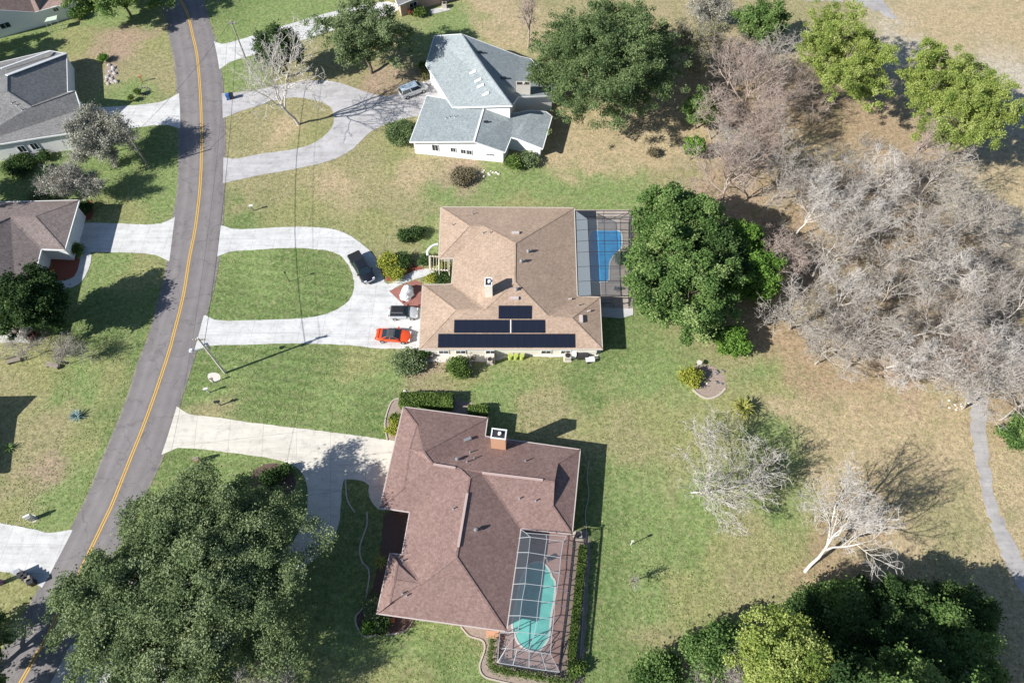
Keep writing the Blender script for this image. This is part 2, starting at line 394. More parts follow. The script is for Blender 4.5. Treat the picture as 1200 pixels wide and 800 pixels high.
def ground():
    xs = np.concatenate([[-6000, -2500, -1000, -500, -260, -180, -140], np.arange(-115, 115.1, .8), [140, 180, 260, 500, 1000, 2500, 6000]])
    ys = np.concatenate([[-6000, -2500, -1000, -400, -200, -100, -60], np.arange(-30, 165.1, .8), [185, 220, 300, 500, 1000, 2500, 6000]])
    X, Y = np.meshgrid(xs, ys); nx, ny = len(xs), len(ys)
    v = np.stack([X.ravel(), Y.ravel(), np.zeros(nx * ny)], 1)
    idx = np.arange(nx * ny).reshape(ny, nx)
    f = np.stack([idx[:-1, :-1], idx[:-1, 1:], idx[1:, 1:], idx[1:, :-1]], -1).reshape(-1, 4)
    o = fastmesh('ground', v, f, 4, M['_ground'])
    cp = np.array([[*G(a, b)[:2]] for a, b, c in CP]); cc = np.array([c for a, b, c in CP])
    wx = np.array([noise.noise((x * .22, y * .22, 3.1)) + .5 * noise.noise((x * .6, y * .6, 8.1)) for x, y, _ in v]) * 3.2
    wy = np.array([noise.noise((x * .22, y * .22, 17.7)) + .5 * noise.noise((x * .6, y * .6, 5.4)) for x, y, _ in v]) * 3.2
    col = np.zeros((len(v), 3)); wsum = np.zeros(len(v))
    for i in range(len(cp)):
        d2 = (v[:, 0] + wx - cp[i, 0]) ** 2 + (v[:, 1] + wy - cp[i, 1]) ** 2
        w = 1 / (d2 + 1.5) ** 2.0
        col += w[:, None] * cc[i]; wsum += w
    col /= wsum[:, None]
    a = o.data.color_attributes.new('sward', 'FLOAT_COLOR', 'POINT')
    a.data.foreach_set('color', np.concatenate([col, np.ones((len(v), 1))], 1).astype(np.float32).ravel())
    o['kind'] = 'structure'
def ground_mat():
    m, nt, b = nmat('grass_sward'); p = posn(nt)
    at = N(nt, 'ShaderNodeAttribute'); at.attribute_name = 'sward'; c = at.outputs['Color']
    n1 = noisen(nt, p, 3.6, 5, .85); n2 = noisen(nt, p, 1.1, 6, .75); n3 = noisen(nt, p, .28, 5, .65); n4 = noisen(nt, p, 1.9, 6, .85); n5 = noisen(nt, p, .75, 6, .8)
    c = mixc(nt, 1.0, c, rampn(nt, n1, [(.32, .52), (.5, 1.0), (.68, 1.55)]), 'MULTIPLY')
    c = mixc(nt, 1.0, c, rampn(nt, n2, [(.3, .72), (.7, 1.25)]), 'MULTIPLY')
    n6 = noisen(nt, p, 1.9, 3, .6)
    c = mixc(nt, 1.0, c, rampn(nt, n6, [(.35, .78), (.65, 1.22)]), 'MULTIPLY')
    c = mixc(nt, rampn(nt, n4, [(.5, 0.0), (.64, .62)]), c, (.34, .285, .17))
    c = mixc(nt, rampn(nt, n5, [(.52, 0.0), (.7, .5)]), c, (.30, .245, .155))
    c = mixc(nt, rampn(nt, n3, [(.5, 0.0), (.7, .35)]), c, (.13, .165, .06))
    sx = N(nt, 'ShaderNodeSeparateXYZ'); lk(nt, p, sx.inputs[0])
    # mower passes across the lawns
    yy = mathn(nt, 'ADD', sx.outputs[1], mathn(nt, 'MULTIPLY', sx.outputs[0], .16))
    st = mathn(nt, 'SINE', mathn(nt, 'ADD', mathn(nt, 'MULTIPLY', yy, 3.6), mathn(nt, 'MULTIPLY', n3, 5.0)))
    lawn = rampn(nt, sx.outputs[0], [(0, 1.0), (1, 1.0)])
    mk = mathn(nt, 'MULTIPLY', mathn(nt, 'LESS_THAN', sx.outputs[0], -8.0), mathn(nt, 'LESS_THAN', sx.outputs[1], 62.0))
    mk = mathn(nt, 'MULTIPLY', mk, mathn(nt, 'GREATER_THAN', sx.outputs[0], -48.0))
    amt = mathn(nt, 'ADD', 1.0, mathn(nt, 'MULTIPLY', mathn(nt, 'MULTIPLY', st, mk), .08))
    cm = N(nt, 'ShaderNodeVectorMath', operation='SCALE'); lk(nt, c, cm.inputs[0]); lk(nt, amt, cm.inputs['Scale'])
    st2 = mathn(nt, 'SINE', mathn(nt, 'ADD', mathn(nt, 'MULTIPLY', sx.outputs[0], 3.4), mathn(nt, 'MULTIPLY', n3, 4.0)))
    mk2 = mathn(nt, 'MULTIPLY', mathn(nt, 'GREATER_THAN', sx.outputs[0], 9.0), mathn(nt, 'LESS_THAN', sx.outputs[1], 38.0))
    mk2 = mathn(nt, 'MULTIPLY', mk2, mathn(nt, 'MULTIPLY', mathn(nt, 'GREATER_THAN', sx.outputs[1], 0.0), mathn(nt, 'LESS_THAN', sx.outputs[0], 34.0)))
    mk = mathn(nt, 'MULTIPLY', mk, mathn(nt, 'GREATER_THAN', sx.outputs[1], 4.0))
    amt2 = mathn(nt, 'ADD', 1.0, mathn(nt, 'MULTIPLY', mathn(nt, 'MULTIPLY', st2, mk2), .035))
    cm2 = N(nt, 'ShaderNodeVectorMath', operation='SCALE'); lk(nt, cm.outputs[0], cm2.inputs[0]); lk(nt, amt2, cm2.inputs['Scale'])
    lk(nt, cm2.outputs[0], b.inputs['Base Color']); b.inputs['Roughness'].default_value = .95; b.inputs['Specular IOR Level'].default_value = .1
    bump(nt, b, n1, .55, .12)
    M['_ground'] = m
ground_mat(); ground()

# ------------------------------------------------------------------ road
def asphalt():
    m, nt, b = nmat('worn_asphalt'); p = posn(nt)
    uv = N(nt, 'ShaderNodeAttribute'); uv.attribute_name = 'across'; t = uv.outputs['Fac']
    f = noisen(nt, p, 9, 4, .7); g = noisen(nt, p, .5, 5, .6)
    c = mixc(nt, f, (.155, .14, .137), (.225, .205, .20))
    c = mixc(nt, 1.0, c, rampn(nt, g, [(.3, .88), (.7, 1.1)]), 'MULTIPLY')
    tw = mathn(nt, 'ADD', t, mathn(nt, 'MULTIPLY', mathn(nt, 'SUBTRACT', g, .5), .04))
    c = mixc(nt, 1.0, c, rampn(nt, tw, [(0, .86), (.13, .98), (.2, 1.14), (.27, 1.0), (.4, 1.1), (.49, .9), (.6, 1.0), (.68, 1.12), (.78, .96), (.86, 1.08), (1, .82)]), 'MULTIPLY')
    vo = N(nt, 'ShaderNodeTexVoronoi', feature='DISTANCE_TO_EDGE'); vo.inputs['Scale'].default_value = .22
    wp = N(nt, 'ShaderNodeVectorMath', operation='ADD'); nz = N(nt, 'ShaderNodeTexNoise'); nz.inputs['Scale'].default_value = .8; nz.inputs['Detail'].default_value = 5; lk(nt, p, nz.inputs['Vector'])
    sc = N(nt, 'ShaderNodeVectorMath', operation='SCALE'); lk(nt, nz.outputs['Color'], sc.inputs[0]); sc.inputs['Scale'].default_value = 2.5
    lk(nt, p, wp.inputs[0]); lk(nt, sc.outputs[0], wp.inputs[1]); lk(nt, wp.outputs[0], vo.inputs['Vector'])
    c = mixc(nt, .55, c, rampn(nt, vo.outputs['Distance'], [(0, .55), (.012, .7), (.02, 1.0)]), 'MULTIPLY')
    sp_ = noisen(nt, p, .9, 6, .8); c = mixc(nt, 1.0, c, rampn(nt, sp_, [(.28, .72), (.42, 1.0), (.62, 1.0), (.75, 1.18)]), 'MULTIPLY')
    ed = rampn(nt, t, [(0, 1.0), (.05, 0.0), (.95, 0.0), (1, 1.0)]); c = mixc(nt, mathn(nt, 'MULTIPLY', ed, mathn(nt, 'GREATER_THAN', sp_, .5)), c, (.27, .24, .18))
    lk(nt, c, b.inputs['Base Color']); b.inputs['Roughness'].default_value = .85; bump(nt, b, f, .2, .01)
    return m
RL = [(100,-140),(165,-60),(186,-20),(190,0),(195,25),(197,40),(204,75),(207,110),(208.5,150),(208.5,200),(206,232),(201.5,257),(196,300),(192,325),(185,352),(173,395),(161,425),(150,460),(137,495),(120,535),(102,580),(92,600),(76,632),(56,670),(46,687),(22,728),(-2,768),(-30,815),(-70,880)]
RR = [(150,-150),(222,-60),(234,-20),(240,0),(246,25),(254,50),(259,75),(262.5,107),(264.5,150),(264.5,205),(261.5,262),(256,312),(248,350),(241,374),(233,404),(222,440),(212,472),(195,527),(183,555),(168,586),(158,607),(140,642),(122,680),(112,702),(92,745),(70,788),(50,825),(20,880),(-20,950)]
CL = [(125,-145),(196,-60),(209,-20),(212,0),(220,17),(226,42),(231,65),(234.3,100),(236,135),(236.3,175),(235.6,205),(233.5,232),(229,268),(222,304),(215,347),(203,395),(199,410),(186,450),(170,495),(152,540),(132,590),(125,605),(101,655),(88,682),(71,714),(56,745),(40,772),(24,800),(-12,860)]
def strip(L, Rr, n, z, nacross=12):
    a = catmull(L, n); b = catmull(Rr, n)
    def resample(c, k):
        w = [G(*q) for q in c]; d = [0]
        for i in range(1, len(w)): d.append(d[-1] + (w[i] - w[i-1]).length)
        return [Vector([np.interp(d[-1] * i / (k - 1), d, [q[j] for q in w]) for j in range(3)]) for i in range(k)]
    k = 160; return resample(a, k), resample(b, k)
A, B = strip(RL, RR, 6, 0)
K = 20; vv = []; ac = []
for p, q in zip(A, B):
    for j in range(K + 1):
        t = j / K; x = p.lerp(q, t); vv.append((x.x, x.y, .02 + .05 * (1 - (2 * t - 1) ** 2))); ac.append(t)
idx = np.arange(len(vv)).reshape(-1, K + 1)
rf = np.stack([idx[:-1, :-1], idx[:-1, 1:], idx[1:, 1:], idx[1:, :-1]], -1).reshape(-1, 4)
road = fastmesh('road', np.array(vv), rf[:, ::-1], 4, asphalt()); road['kind'] = 'structure'
at_ = road.data.attributes.new('across', 'FLOAT', 'POINT'); at_.data.foreach_set('value', np.array(ac, dtype=np.float32))
mk = MB(); cl = [G(*q) for q in catmull(CL, 6)]
for off in (-.135, .135):
    lft, rgt = [], []
    for i, p in enumerate(cl):
        d = (cl[min(i+1, len(cl)-1)] - cl[max(i-1, 0)]).normalized(); nrm = Vector((-d.y, d.x, 0))
        lft.append(p + nrm * (off - .07)); rgt.append(p + nrm * (off + .07))
    for i in range(len(cl) - 1):
        mk.poly([(q.x, q.y, .082) for q in (lft[i], lft[i+1], rgt[i+1], rgt[i])])
struct('road_marking', mk, M['yellow'])

# ------------------------------------------------------------------ driveways, paths, beds
SHEETS = []
def sheet(name, px, z, mat, smooth=1, h=None):
    pts = chaikin(px, smooth) if smooth else px
    w = [G(*q) for q in pts]; mb = MB()
    if name in ('driveway', 'gravel_path', 'sandy_path', 'flower_bed'):
        amp = {'driveway': .05, 'gravel_path': .3, 'sandy_path': .6, 'flower_bed': .15}[name]; ww = []
        for i in range(len(w)):
            a, b = w[i], w[(i+1) % len(w)]; n = max(1, int((b - a).length / .5))
            for k in range(n):
                q = a.lerp(b, k / n); ww.append(q + Vector((noise.noise((q.x * 1.3, q.y * 1.3, 1)), noise.noise((q.x * 1.3, q.y * 1.3, 9)), 0)) * amp * 1.6)
        w = ww
    SHEETS.append([(p.x, p.y) for p in w]); mb.prism([(p.x, p.y) for p in w], max(.001, z - .02), z)
    return struct(name, mb, mat)
sheet('driveway', [(246,46),(258,52),(267,51),(300,41),(347,26),(385,15),(430,5),(462,1),(470,14),(430,25),(385,37),(360,46),(315,58),(300,64),(270,72),(260,80),(252,84)], .03, M['conc'])
sheet('driveway', [(256,110),(268,109),(285,108),(300,106),(325,100),(357,95),(382,94),(405,99),(425,107),(450,114),(464,111),(480,103),(500,96),(506,92),(512,99),(530,117),(500,134),(475,139),(440,150),(425,163),(412,177),(385,190),(337,200),(300,206),(270,213),(256,216),
  (256,184),(266,185),(275,187),(300,181),(340,176),(365,170),(380,160),(391,147),(392,135),(385,122),(362,116),(345,114),(325,117),(300,125),(280,131),(266,137),(256,141)], .03, M['conc_worn'])
sheet('driveway', [(252,262),(262,265),(275,269),(300,268),(337,266),(370,266),(395,269),(412,277),(430,290),(440,302),(447,318),(452,334),(462,330),(475,322),(488,317),(503,314),(510,320),(487,327),(470,333),(457,341),(466,351),(476,359),(500,361),(500,409),(470,408.5),(440,408.5),(420,405),(380,403),(337,402),(300,404),(250,404),(233,409),(224,412),
  (226,376),(240,369),(244,371),(253,376),(300,375),(337,374),(365,372),(390,366),(407,355),(415,342),(415,325),(407,307),(395,296),(375,292),(337,290),(300,293),(272,294),(258,299),(250,303)], .03, M['conc'])
sheet('driveway', [(204,474),(213,480),(222,486),(250,488),(300,496),(380,505),(460,516),(468,518),(455,598),(440,596),(431,578),(433,565),(405,560),(401,566),(399,600),(397,617),(387,637),(372,653),(340,672),(290,688),(230,690),(180,700),(120,720),(100,716),(120,665),(160,640),(190,630),(240,650),(300,655),(340,640),(352,620),(360,598),(361,578),(359,562),(350,548),(330,539),(300,534),(212,523),(198,529),(186,534)], .03, M['conc_cream'])
sheet('driveway', [(214,108),(207,111),(192,119),(175,122),(152,124),(100,127),(86,130),(86,152),(142,153),(170,148),(195,146),(208,150),(215,151)], .03, M['conc'])
sheet('driveway', [(208,252),(201,257),(184,264),(140,262),(88,260.5),(78,296),(110,295.5),(140,295.5),(178,297),(194,304),(202,308)], .03, M['conc'])
sheet('path', [(97,294),(108,295),(106,312),(96,331),(82,338),(62,340),(40,338),(40,330),(56,331),(79,329),(90,322),(95,300)], .036, M['conc_plain'])
sheet('driveway', [(-80,590),(0,613),(37,619),(59,625),(90,619),(90,630),(56,692),(37,681),(15,672),(0,669),(-80,655)], .03, M['conc'])
sheet('driveway', [(78,755),(95,755),(140,762),(200,780),(262,812),(280,870),(20,870),(60,790)], .03, M['conc_worn'])
sheet('gravel_path', [(1128,455),(1137,464),(1137,500),(1142,530),(1148,562),(1154,590),(1158,605),(1166,632),(1178,661),(1192,686),(1230,740),(1280,810),(1310,790),(1240,710),(1205,668),(1183,628),(1171,597),(1162,565),(1158,530),(1156,500),(1158,468),(1150,452)], .02, M['gravel'], 2)
sheet('sandy_path', [(930,-6),(945,2),(975,3),(1000,0),(1020,12),(1045,20),(1056,32),(1050,18),(1030,-4),(1020,-40),(960,-40)], .02, M['gravel'], 2)
def bed(px, mat, z=.015, sm=2): return sheet('flower_bed', px, z, mat, sm)
bed([(454,516),(451,497),(455,479),(461,469),(473,465),(527,463),(545,470),(572,478),(575,492),(540,495),(480,490),(470,505),(462,522)], M['mulch_pale'], sm=1)
bed([(451,596),(448,625),(446,648),(440,668),(436,690),(426,710),(417,722),(419,735),(427,745),(440,744),(465,742),(477,737),(486,724),(470,700),(474,650),(485,600)], M['mulch'], sm=1)
bed([(538,730),(550,745),(565,750),(568,760),(562,780),(567,792),(582,798),(620,806),(680,815),(684,780),(688,700),(694,622),(675,618),(655,780),(600,775),(596,735)], M['mulch_pale'], sm=1)
bed([(808,444),(812,430),(825,425),(842,432),(852,445),(850,458),(838,466),(825,465),(812,457)], M['mulch_pale'])
bed([(290,563),(300,548),(318,542),(338,545),(347,560),(345,576),(330,584),(305,582)], M['mulch'])
bed([(54,300),(95,298),(90,322),(79,328),(54,330)], M['mulch_red'], sm=1)
bed([(97,234),(110,236),(109,256),(96,260)], M['mulch_red'], sm=1)
bed([(446,318),(445,300),(455,297),(470,300),(490,312),(500,314),(475,322),(455,332)], M['mulch_red'], sm=1)
bed([(123,78),(132,74),(139,80),(137,92),(128,100),(122,95)], M['mulch_pale'], sm=1)
bed([(491,408),(706,408),(700,419),(600,417),(575,424),(495,424)], M['stone_pale'], sm=0)
sheet('brick_patio', [(456,341),(487,328),(494,332),(493,361),(476,360)], .04, M['brickred'], 0)
sheet('patio', [(503,12),(524,8),(528,12),(506,17)], .05, M['conc_plain'], 0)
sheet('patio', [(700,360),(742,362),(742,369),(728,373),(700,371)], .06, M['conc_plain'], 0)
# flower-bed edging strips
def edging(name, px, label, w=.16, closed=False, mat=None):
    pts = [G(*q) for q in catmull(px, 5)]; mb = MB()
    for i in range(len(pts) - 1):
        a, b = pts[i], pts[i+1]; d = (b - a).normalized()
        mb.beam(a - d * .02 + Vector((0, 0, .05)), b + d * .02 + Vector((0, 0, .05)), w, .1 + .001 * (i % 2))
    o = mb.build(name, mat or M['kerb']); props(o, label, 'edging'); return o
edging('bed_edging', [(454,516),(451,497),(455,479),(461,469),(473,465.5),(482,463)], 'curved pale concrete edging round the bed left of the long clipped hedge')
edging('bed_edging', [(405,562),(407,585),(416,600)], 'short shaded concrete edging beside the driveway tongue of the brown roofed house')
edging('bed_edging', [(430,600),(430,615),(422,640),(424,657),(432,667),(432,682),(426,710),(417,722),(419,735),(427,745),(440,744),(465,742),(477,737),(484,727)], 'long wavy concrete edging along the shaded dark bed west of the brown roofed house')
edging('bed_edging', [(540,734),(550,745),(565,750),(568,760),(562,780),(567,792),(582,797),(610,803),(650,810)], 'cream curved edging swinging round the bed of small shrubs below the teal pool')
edging('bed_edging', [(690,540),(688,560),(690,580),(686,600),(687,622),(686,660),(683,720),(680,765)], 'thin pale edging running beside the hedge east of the teal pool cage', .1)
edging('bed_edging', [(811,455),(818,462),(830,467),(842,463),(850,455)], 'pale stone rim on the lower side of the round bed in the back lawn', .25)

# ------------------------------------------------------------------ houses
def line_dist(p, a, b):
    d = Vector((b.x - a.x, b.y - a.y)); n = Vector((-d.y, d.x)).normalized()
    return abs((p.x - a.x) * n.x + (p.y - a.y) * n.y)
def inset(poly, w):
    n = len(poly); out = []
    area = sum(poly[i].x * poly[(i+1) % n].y - poly[(i+1) % n].x * poly[i].y for i in range(n))
    sg = 1 if area > 0 else -1
    for i in range(n):
        a, b, c = poly[i-1], poly[i], poly[(i+1) % n]
        d1 = Vector((b.x - a.x, b.y - a.y)).normalized(); d2 = Vector((c.x - b.x, c.y - b.y)).normalized()
        n1 = Vector((-d1.y, d1.x)) * sg; n2 = Vector((-d2.y, d2.x)) * sg
        m = n1 + n2
        m = m / max(.35, m.length_squared / 2) if m.length > .2 else n1
        m = m * 1.0
        out.append(Vector((b.x + m.x * w, b.y + m.y * w, b.z)))
    return out
class House: pass
def house(name, label, cat, V, faces, outline, roofm, wallm, trimm, over=.55, slope=.4, inner=()):
    P = {}
    for k, v in V.items():
        if len(v) == 3: P[k] = G(*v)
    for k, v in V.items():
        if len(v) == 4:
            px, py, ea, eb = v; z = 4.5
            for _ in range(20):
                p = G(px, py, z); z = (P[ea].z + P[eb].z) / 2 + slope * line_dist(p, P[ea], P[eb])
            P[k] = G(px, py, z)
    out = [P[k] for k in outline]
    c = sum(out, Vector()) / len(out)
    root = thing(name, label, cat, (c.x, c.y, 0))
    rb = MB()
    tris = []
    for f in faces:
        pts = [P[k] for k in f]
        n = Vector((0, 0, 0))
        for i in range(len(pts)): n += (pts[i] - pts[0]).cross(pts[(i+1) % len(pts)] - pts[0])
        if n.z < 0: pts = pts[::-1]
        from mathutils.geometry import tessellate_polygon
        for t in tessellate_polygon([pts]):
            q = [pts[i] for i in t]
            if (q[1] - q[0]).cross(q[2] - q[0]).z < 0: q = q[::-1]
            rb.poly(q); tris.append(tuple(q))
            rb.poly([u - Vector((0, 0, .16)) for u in q[::-1]])
    roof = rb.build('roof', roofm, root)
    # fascia and gutter
    fb = MB(); m = len(out)
    for i in range(m):
        a, b = out[i], out[(i+1) % m]
        d = (b - a).normalized(); cc = (a + b) / 2; e = Vector((cc.x - c.x, cc.y - c.y, 0))
        fb.beam(a - d * .05 + Vector((0, 0, -.085)), b + d * .05 + Vector((0, 0, -.085)), .13, .2 + .002 * (i % 3))
    fb.build('fascia', trimm, roof)
    # ridge and hip caps
    cnt = {}
    for f in faces:
        for i in range(len(f)):
            e = tuple(sorted((f[i], f[(i+1) % len(f)]))); cnt[e] = cnt.get(e, 0) + 1
    cb = MB()
    for (a, b), k in cnt.items():
        if k == 2:
            cb.beam(P[a] + Vector((0, 0, .02)), P[b] + Vector((0, 0, .01)), .2, .04)
    if cb.f: cb.build('ridge_cap', roofm, roof)
    fp = inset(out, over); wb = MB(); wt = []
    for i in range(m):
        a, b = fp[i], fp[(i+1) % m]
        q = [Vector((a.x, a.y, 0)), Vector((b.x, b.y, 0)), Vector((b.x, b.y, b.z - .14)), Vector((a.x, a.y, a.z - .14))]
        wb.poly(q); wt += [(q[0], q[1], q[2]), (q[0], q[2], q[3])]
    wb.build('wall', wallm, root)
    h = House(); h.root = root; h.roof = roof; h.P = P; h.tris = tris; h.wt = wt; h.fp = fp; h.out = out
    return h
def vent(h, px, py, kind='pipe', mat=None, s=1.0):
    r = hit(h.tris, px, py)
    if not r: return
    p = r[0]; mb = MB()
    if kind == 'pipe': mb.tube(p - Vector((0, 0, .1)), p + Vector((0, 0, .45 * s)), .07 * s, n=8); mb.tube(p - Vector((0, 0, .02)), p + Vector((0, 0, .06)), .16 * s, .1 * s); nm = 'vent_pipe'
    elif kind == 'turbine': mb.tube(p - Vector((0, 0, .1)), p + Vector((0, 0, .35)), .16, n=10); mb.tube(p + Vector((0, 0, .35)), p + Vector((0, 0, .6)), .25, .12, n=12); nm = 'vent_cap'
    else: mb.box(p + Vector((0, 0, .1)), (.9 * s, .35 * s, .3), rz=kind); nm = 'roof_vent'
    mb.build(nm, mat or M['steel'], h.roof)
def window(h, px, py, w=1.0, hh=1.1, mat=None, nm='window', frame=True):
    r = hit(h.wt, px, py)
    if not r: print('MISS window', px, py); return
    p, n = r; n = Vector((n.x, n.y, 0)).normalized(); t = Vector((-n.y, n.x, 0)); z = Vector((0, 0, 1))
    fr = MB()
    for sx in (-1, 1): fr.box(p + t * (sx * w / 2) + n * .03, (.08, .1, hh + .08), axes=(t, n, z))
    for sz in (-1, 1): fr.box(p + z * (sz * hh / 2) + n * .031, (w - .08, .1, .08), axes=(t, n, z))
    fr.box(p + n * .03, (.05, .06, hh - .08), axes=(t, n, z))
    f = fr.build(nm, M['trim_white'], h.root)
    MB().box(p + n * .012, (w - .08, .03, hh - .08), axes=(t, n, z)).build('pane', mat or M['glass'], f)
def garage_door(h, px, py, w=4.8, hh=2.1):
    r = hit(h.wt, px, py)
    if not r: print('MISS garage', px, py); return
    p, n = r; n = Vector((n.x, n.y, 0)).normalized(); t = Vector((-n.y, n.x, 0)); z = Vector((0, 0, 1))
    c = Vector((p.x, p.y, hh / 2)); mb = MB()
    for k in range(4): mb.box(c + z * ((k - 1.5) * hh / 4) + n * .04, (w, .07, hh / 4 - .03), axes=(t, n, z))
    mb.build('garage_door', M['trim_white'], h.root)
def chimney(h, px, py, sx, sy, top, mat, rz=0.0, capm=None):
    r = hit(h.tris, px, py)
    if r is None:
        p = G(px, py, 3); 
    else: p = r[0]
    mb = MB(); mb.box((p.x, p.y, (p.z - .6 + top) / 2), (sx, sy, top - p.z + .6), rz=rz)
    o = mb.build('chimney', mat, h.roof)
    cb = MB()
    for q in ((1, 0), (-1, 0), (0, 1), (0, -1)):
        off = Matrix.Rotation(rz, 3, 'Z') @ Vector((q[0] * (sx / 2 - .06), q[1] * (sy / 2 - .06), 0))
        cb.box(Vector((p.x, p.y, top + .05)) + off, (.14 if q[0] else sx + .06, .14 if q[1] else sy - .2, .12), rz=rz)
    cb.tube(Vector((p.x + .1, p.y, top)), Vector((p.x + .1, p.y, top + .3)), .2, n=14)
    cb.build('chimney_cap', capm or M['trim_white'], h.roof)
    bb = MB(); bb.box((p.x, p.y, top + .012), (sx - .2, sy - .2, .02), rz=rz); bb.build('flue_well', M['metal_dark'], h.roof)

E0 = 2.6
HT = house('tan_roofed_house', 'cream walled house with a light tan shingle roof and rows of solar panels', 'house',
 dict(a=(516.5,242.5,E0), b=(673,243.5,E0), c=(676.5,347,E0), d=(703,348,E0), e=(706,409,E0), f=(491,409,E0), g=(495,333.5,E0), h=(529,333,E0), i=(531.5,302.5,E0), j=(514,303,E0),
  R1=(550,264.5,'a','b'), R2=(567.5,265,'a','b'), R3=(604,285,'b','c'), R4=(603.5,330,'b','c'), V1=(642,370,'f','e'), R5=(568,362.5,'f','e'), R6=(534,363,'f','e'), R7=(670,372.5,'f','e')),
 [('f','e','R7','V1','R4','R5','R6'), ('e','d','R7'), ('d','c','V1','R7'), ('c','b','R3','R4','V1'), ('b','a','R1','R2','R3'), ('a','j','R1'), ('j','i','R2','R1'), ('i','h','R5','R4','R3','R2'), ('h','g','R6','R5'), ('g','f','R6')],
 list('abcdefghij'), M['roof_tan'], M['wall_cream'], M['trim_tan'], slope=.27)
for v in ((554,251,'pipe'),(530.5,264,'pipe'),(566,273.5,'pipe'),(574.5,273,'pipe'),(619,295.5,'turbine'),(611,307,'turbine'),(605,340,'turbine'),(678,358,'pipe')): vent(HT, *v)
for x, y, r in ((604,273.5,0.0),(603,350,0.0),(681,374,math.pi/2),(668,351,.2),(690,365,.3)): vent(HT, x, y, r, M['trim_mauve'], 1.2 if r in (0.0, math.pi/2) else .5)
chimney(HT, 573, 343, 1.0, 1.35, 6.6, M['wall_cream'])
for x in (520, 540, 575, 640, 663): window(HT, x, 412.2, 1.3, .9)
def quad_on(h, px4, lift=.12):
    out = []
    for q in px4:
        r = hit(h.tris, *q); out.append(r)
    return out
sp = None
def solar_row(x0, x1, y0, y1, n):
    global sp
    rs = [hit(HT.tris, *q) for q in ((x0, y1), (x1, y1), (x1, y0), (x0, y0))]
    nm = Vector(rs[0][1]); P4 = [r[0] for r in rs]
    w = (P4[1] - P4[0]).length / n; hgt = (P4[3] - P4[0]).length
    tx = (P4[1] - P4[0]).normalized(); ty = nm.cross(tx).normalized()
    rows = 1
    for k in range(n):
        c = P4[0] + tx * (w * (k + .5)) + ty * (hgt / 2) + nm * .14
        mb = MB(); fr = MB()
        fr.box(c, (w - .012, hgt - .03, .05), axes=(tx, ty, nm))
        p = fr.build('solar_panel', M['cell_frame'], HT.root)
        cb = MB()
        for ix in range(2):
            for iy in range(3):
                cw, chh = (w - .07) / 2, (hgt - .08) / 3
                cb.box(c + tx * ((ix - .5) * cw) + ty * ((iy - 1) * chh) + nm * .031, (cw - .012, chh - .012, .012), axes=(tx, ty, nm))
        cb.build('cell', M['cell'], p)
solar_row(513.2, 673, 391.3, 407.6, 18); solar_row(532, 597.3, 374.9, 390.4, 7); solar_row(599.5, 637.8, 374.9, 390.4, 4); solar_row(584.2, 622, 358.3, 374.0, 4)
# white conduit between the two middle rows
r0 = hit(HT.tris, 598.3, 375); r1 = hit(HT.tris, 598.3, 390.5)
MB().beam(r0[0] + r0[1] * .2, r1[0] + r1[1] * .2, .1, .06).build('conduit', M['trim_white'], HT.roof)

HB = house('brown_roofed_house', 'large house with a reddish brown hip roof and a brick chimney, beside the teal pool', 'house',
 dict(a=(472.5,476.5,E0), b=(571.5,489.5,E0), c=(568.5,511,E0), e=(680,526.5,E0), f=(670.5,625.5,E0), g=(610.5,619,E0), h=(593.5,739.5,E0), i=(441.5,718.5,E0), j=(457,648,E0), k=(471,649.7,E0), l=(480,599.7,E0), m=(445,594.5,E0),
  R1=(489,498,'a','b'), R4=(474,571,'m','l'), R2=(480.5,526.5,4.0), R3=(496.5,529.2,'a','b'), Rp=(508,544,'m','l'), R5=(538.5,549,'m','l'), R6=(550.5,560,'k','l'), R9=(565,554,'c','e'), R8=(649,564,'c','e'),
  A1=(653,543,'c','e'), A2=(647.5,592,'f','g'), R10=(535,652.5,'k','l'), H1=(466,660.5,3.2), H2=(462.5,680,3.45), R12=(493,684.5,'h','i'), R13=(457,706,3.3)),
 [('a','b','R3','R2','R1'), ('a','R1','R2','R4','m'), ('m','R4','R2','R3','Rp','R5','l'), ('b','c','Rp','R3'), ('c','e','A1','R8','R9','R6','R5','Rp'), ('e','f','A2','A1'), ('A1','A2','R8'), ('f','g','R9','R8','A2'),
  ('g','h','R10','R6','R9'), ('l','R5','R6','R10','R12','k'), ('h','i','R13','H2','R12','R10'), ('j','k','R12','H2','H1'), ('j','H1','H2','R13','i')],
 list('abcefghijklm'), M['roof_brown'], M['brick_orange'], M['trim_mauve'], slope=.33)
for v in ((551,530,'pipe'),(536,538.5,'turbine'),(547.5,541,'pipe'),(556,537,'pipe'),(548,515,.4),(531.5,596,'pipe'),(558,621,'turbine'),(472,695,'pipe'),(477,697.5,'pipe'),(616,540,'pipe'),(609,584,'pipe'),(628,586.5,'pipe'),(472,657,'pipe')): vent(HB, *v)
chimney(HB, 585, 521, 1.75, 1.25, 6.3, M['brick_orange'], rz=-.13)
pth = [('Rp','R5'), ('R9','R8')]
for (a_, b_) in pth:
    p, q = HB.P[a_], HB.P[b_]; q = p.lerp(q, .85)
    MB().beam(p + Vector((0, 0, .08)), q + Vector((0, 0, .08)), .28, .08).build('ridge_vent', simple('pinkish_white_vent', (.44, .33, .30), .6), HB.roof)
p, q = HB.P['R6'].lerp(HB.P['R10'], .2), HB.P['R6'].lerp(HB.P['R10'], .88)
MB().beam(p + Vector((0, 0, .08)), q + Vector((0, 0, .08)), .28, .08).build('ridge_vent', simple('pale_vent', (.44, .33, .30), .6), HB.roof)

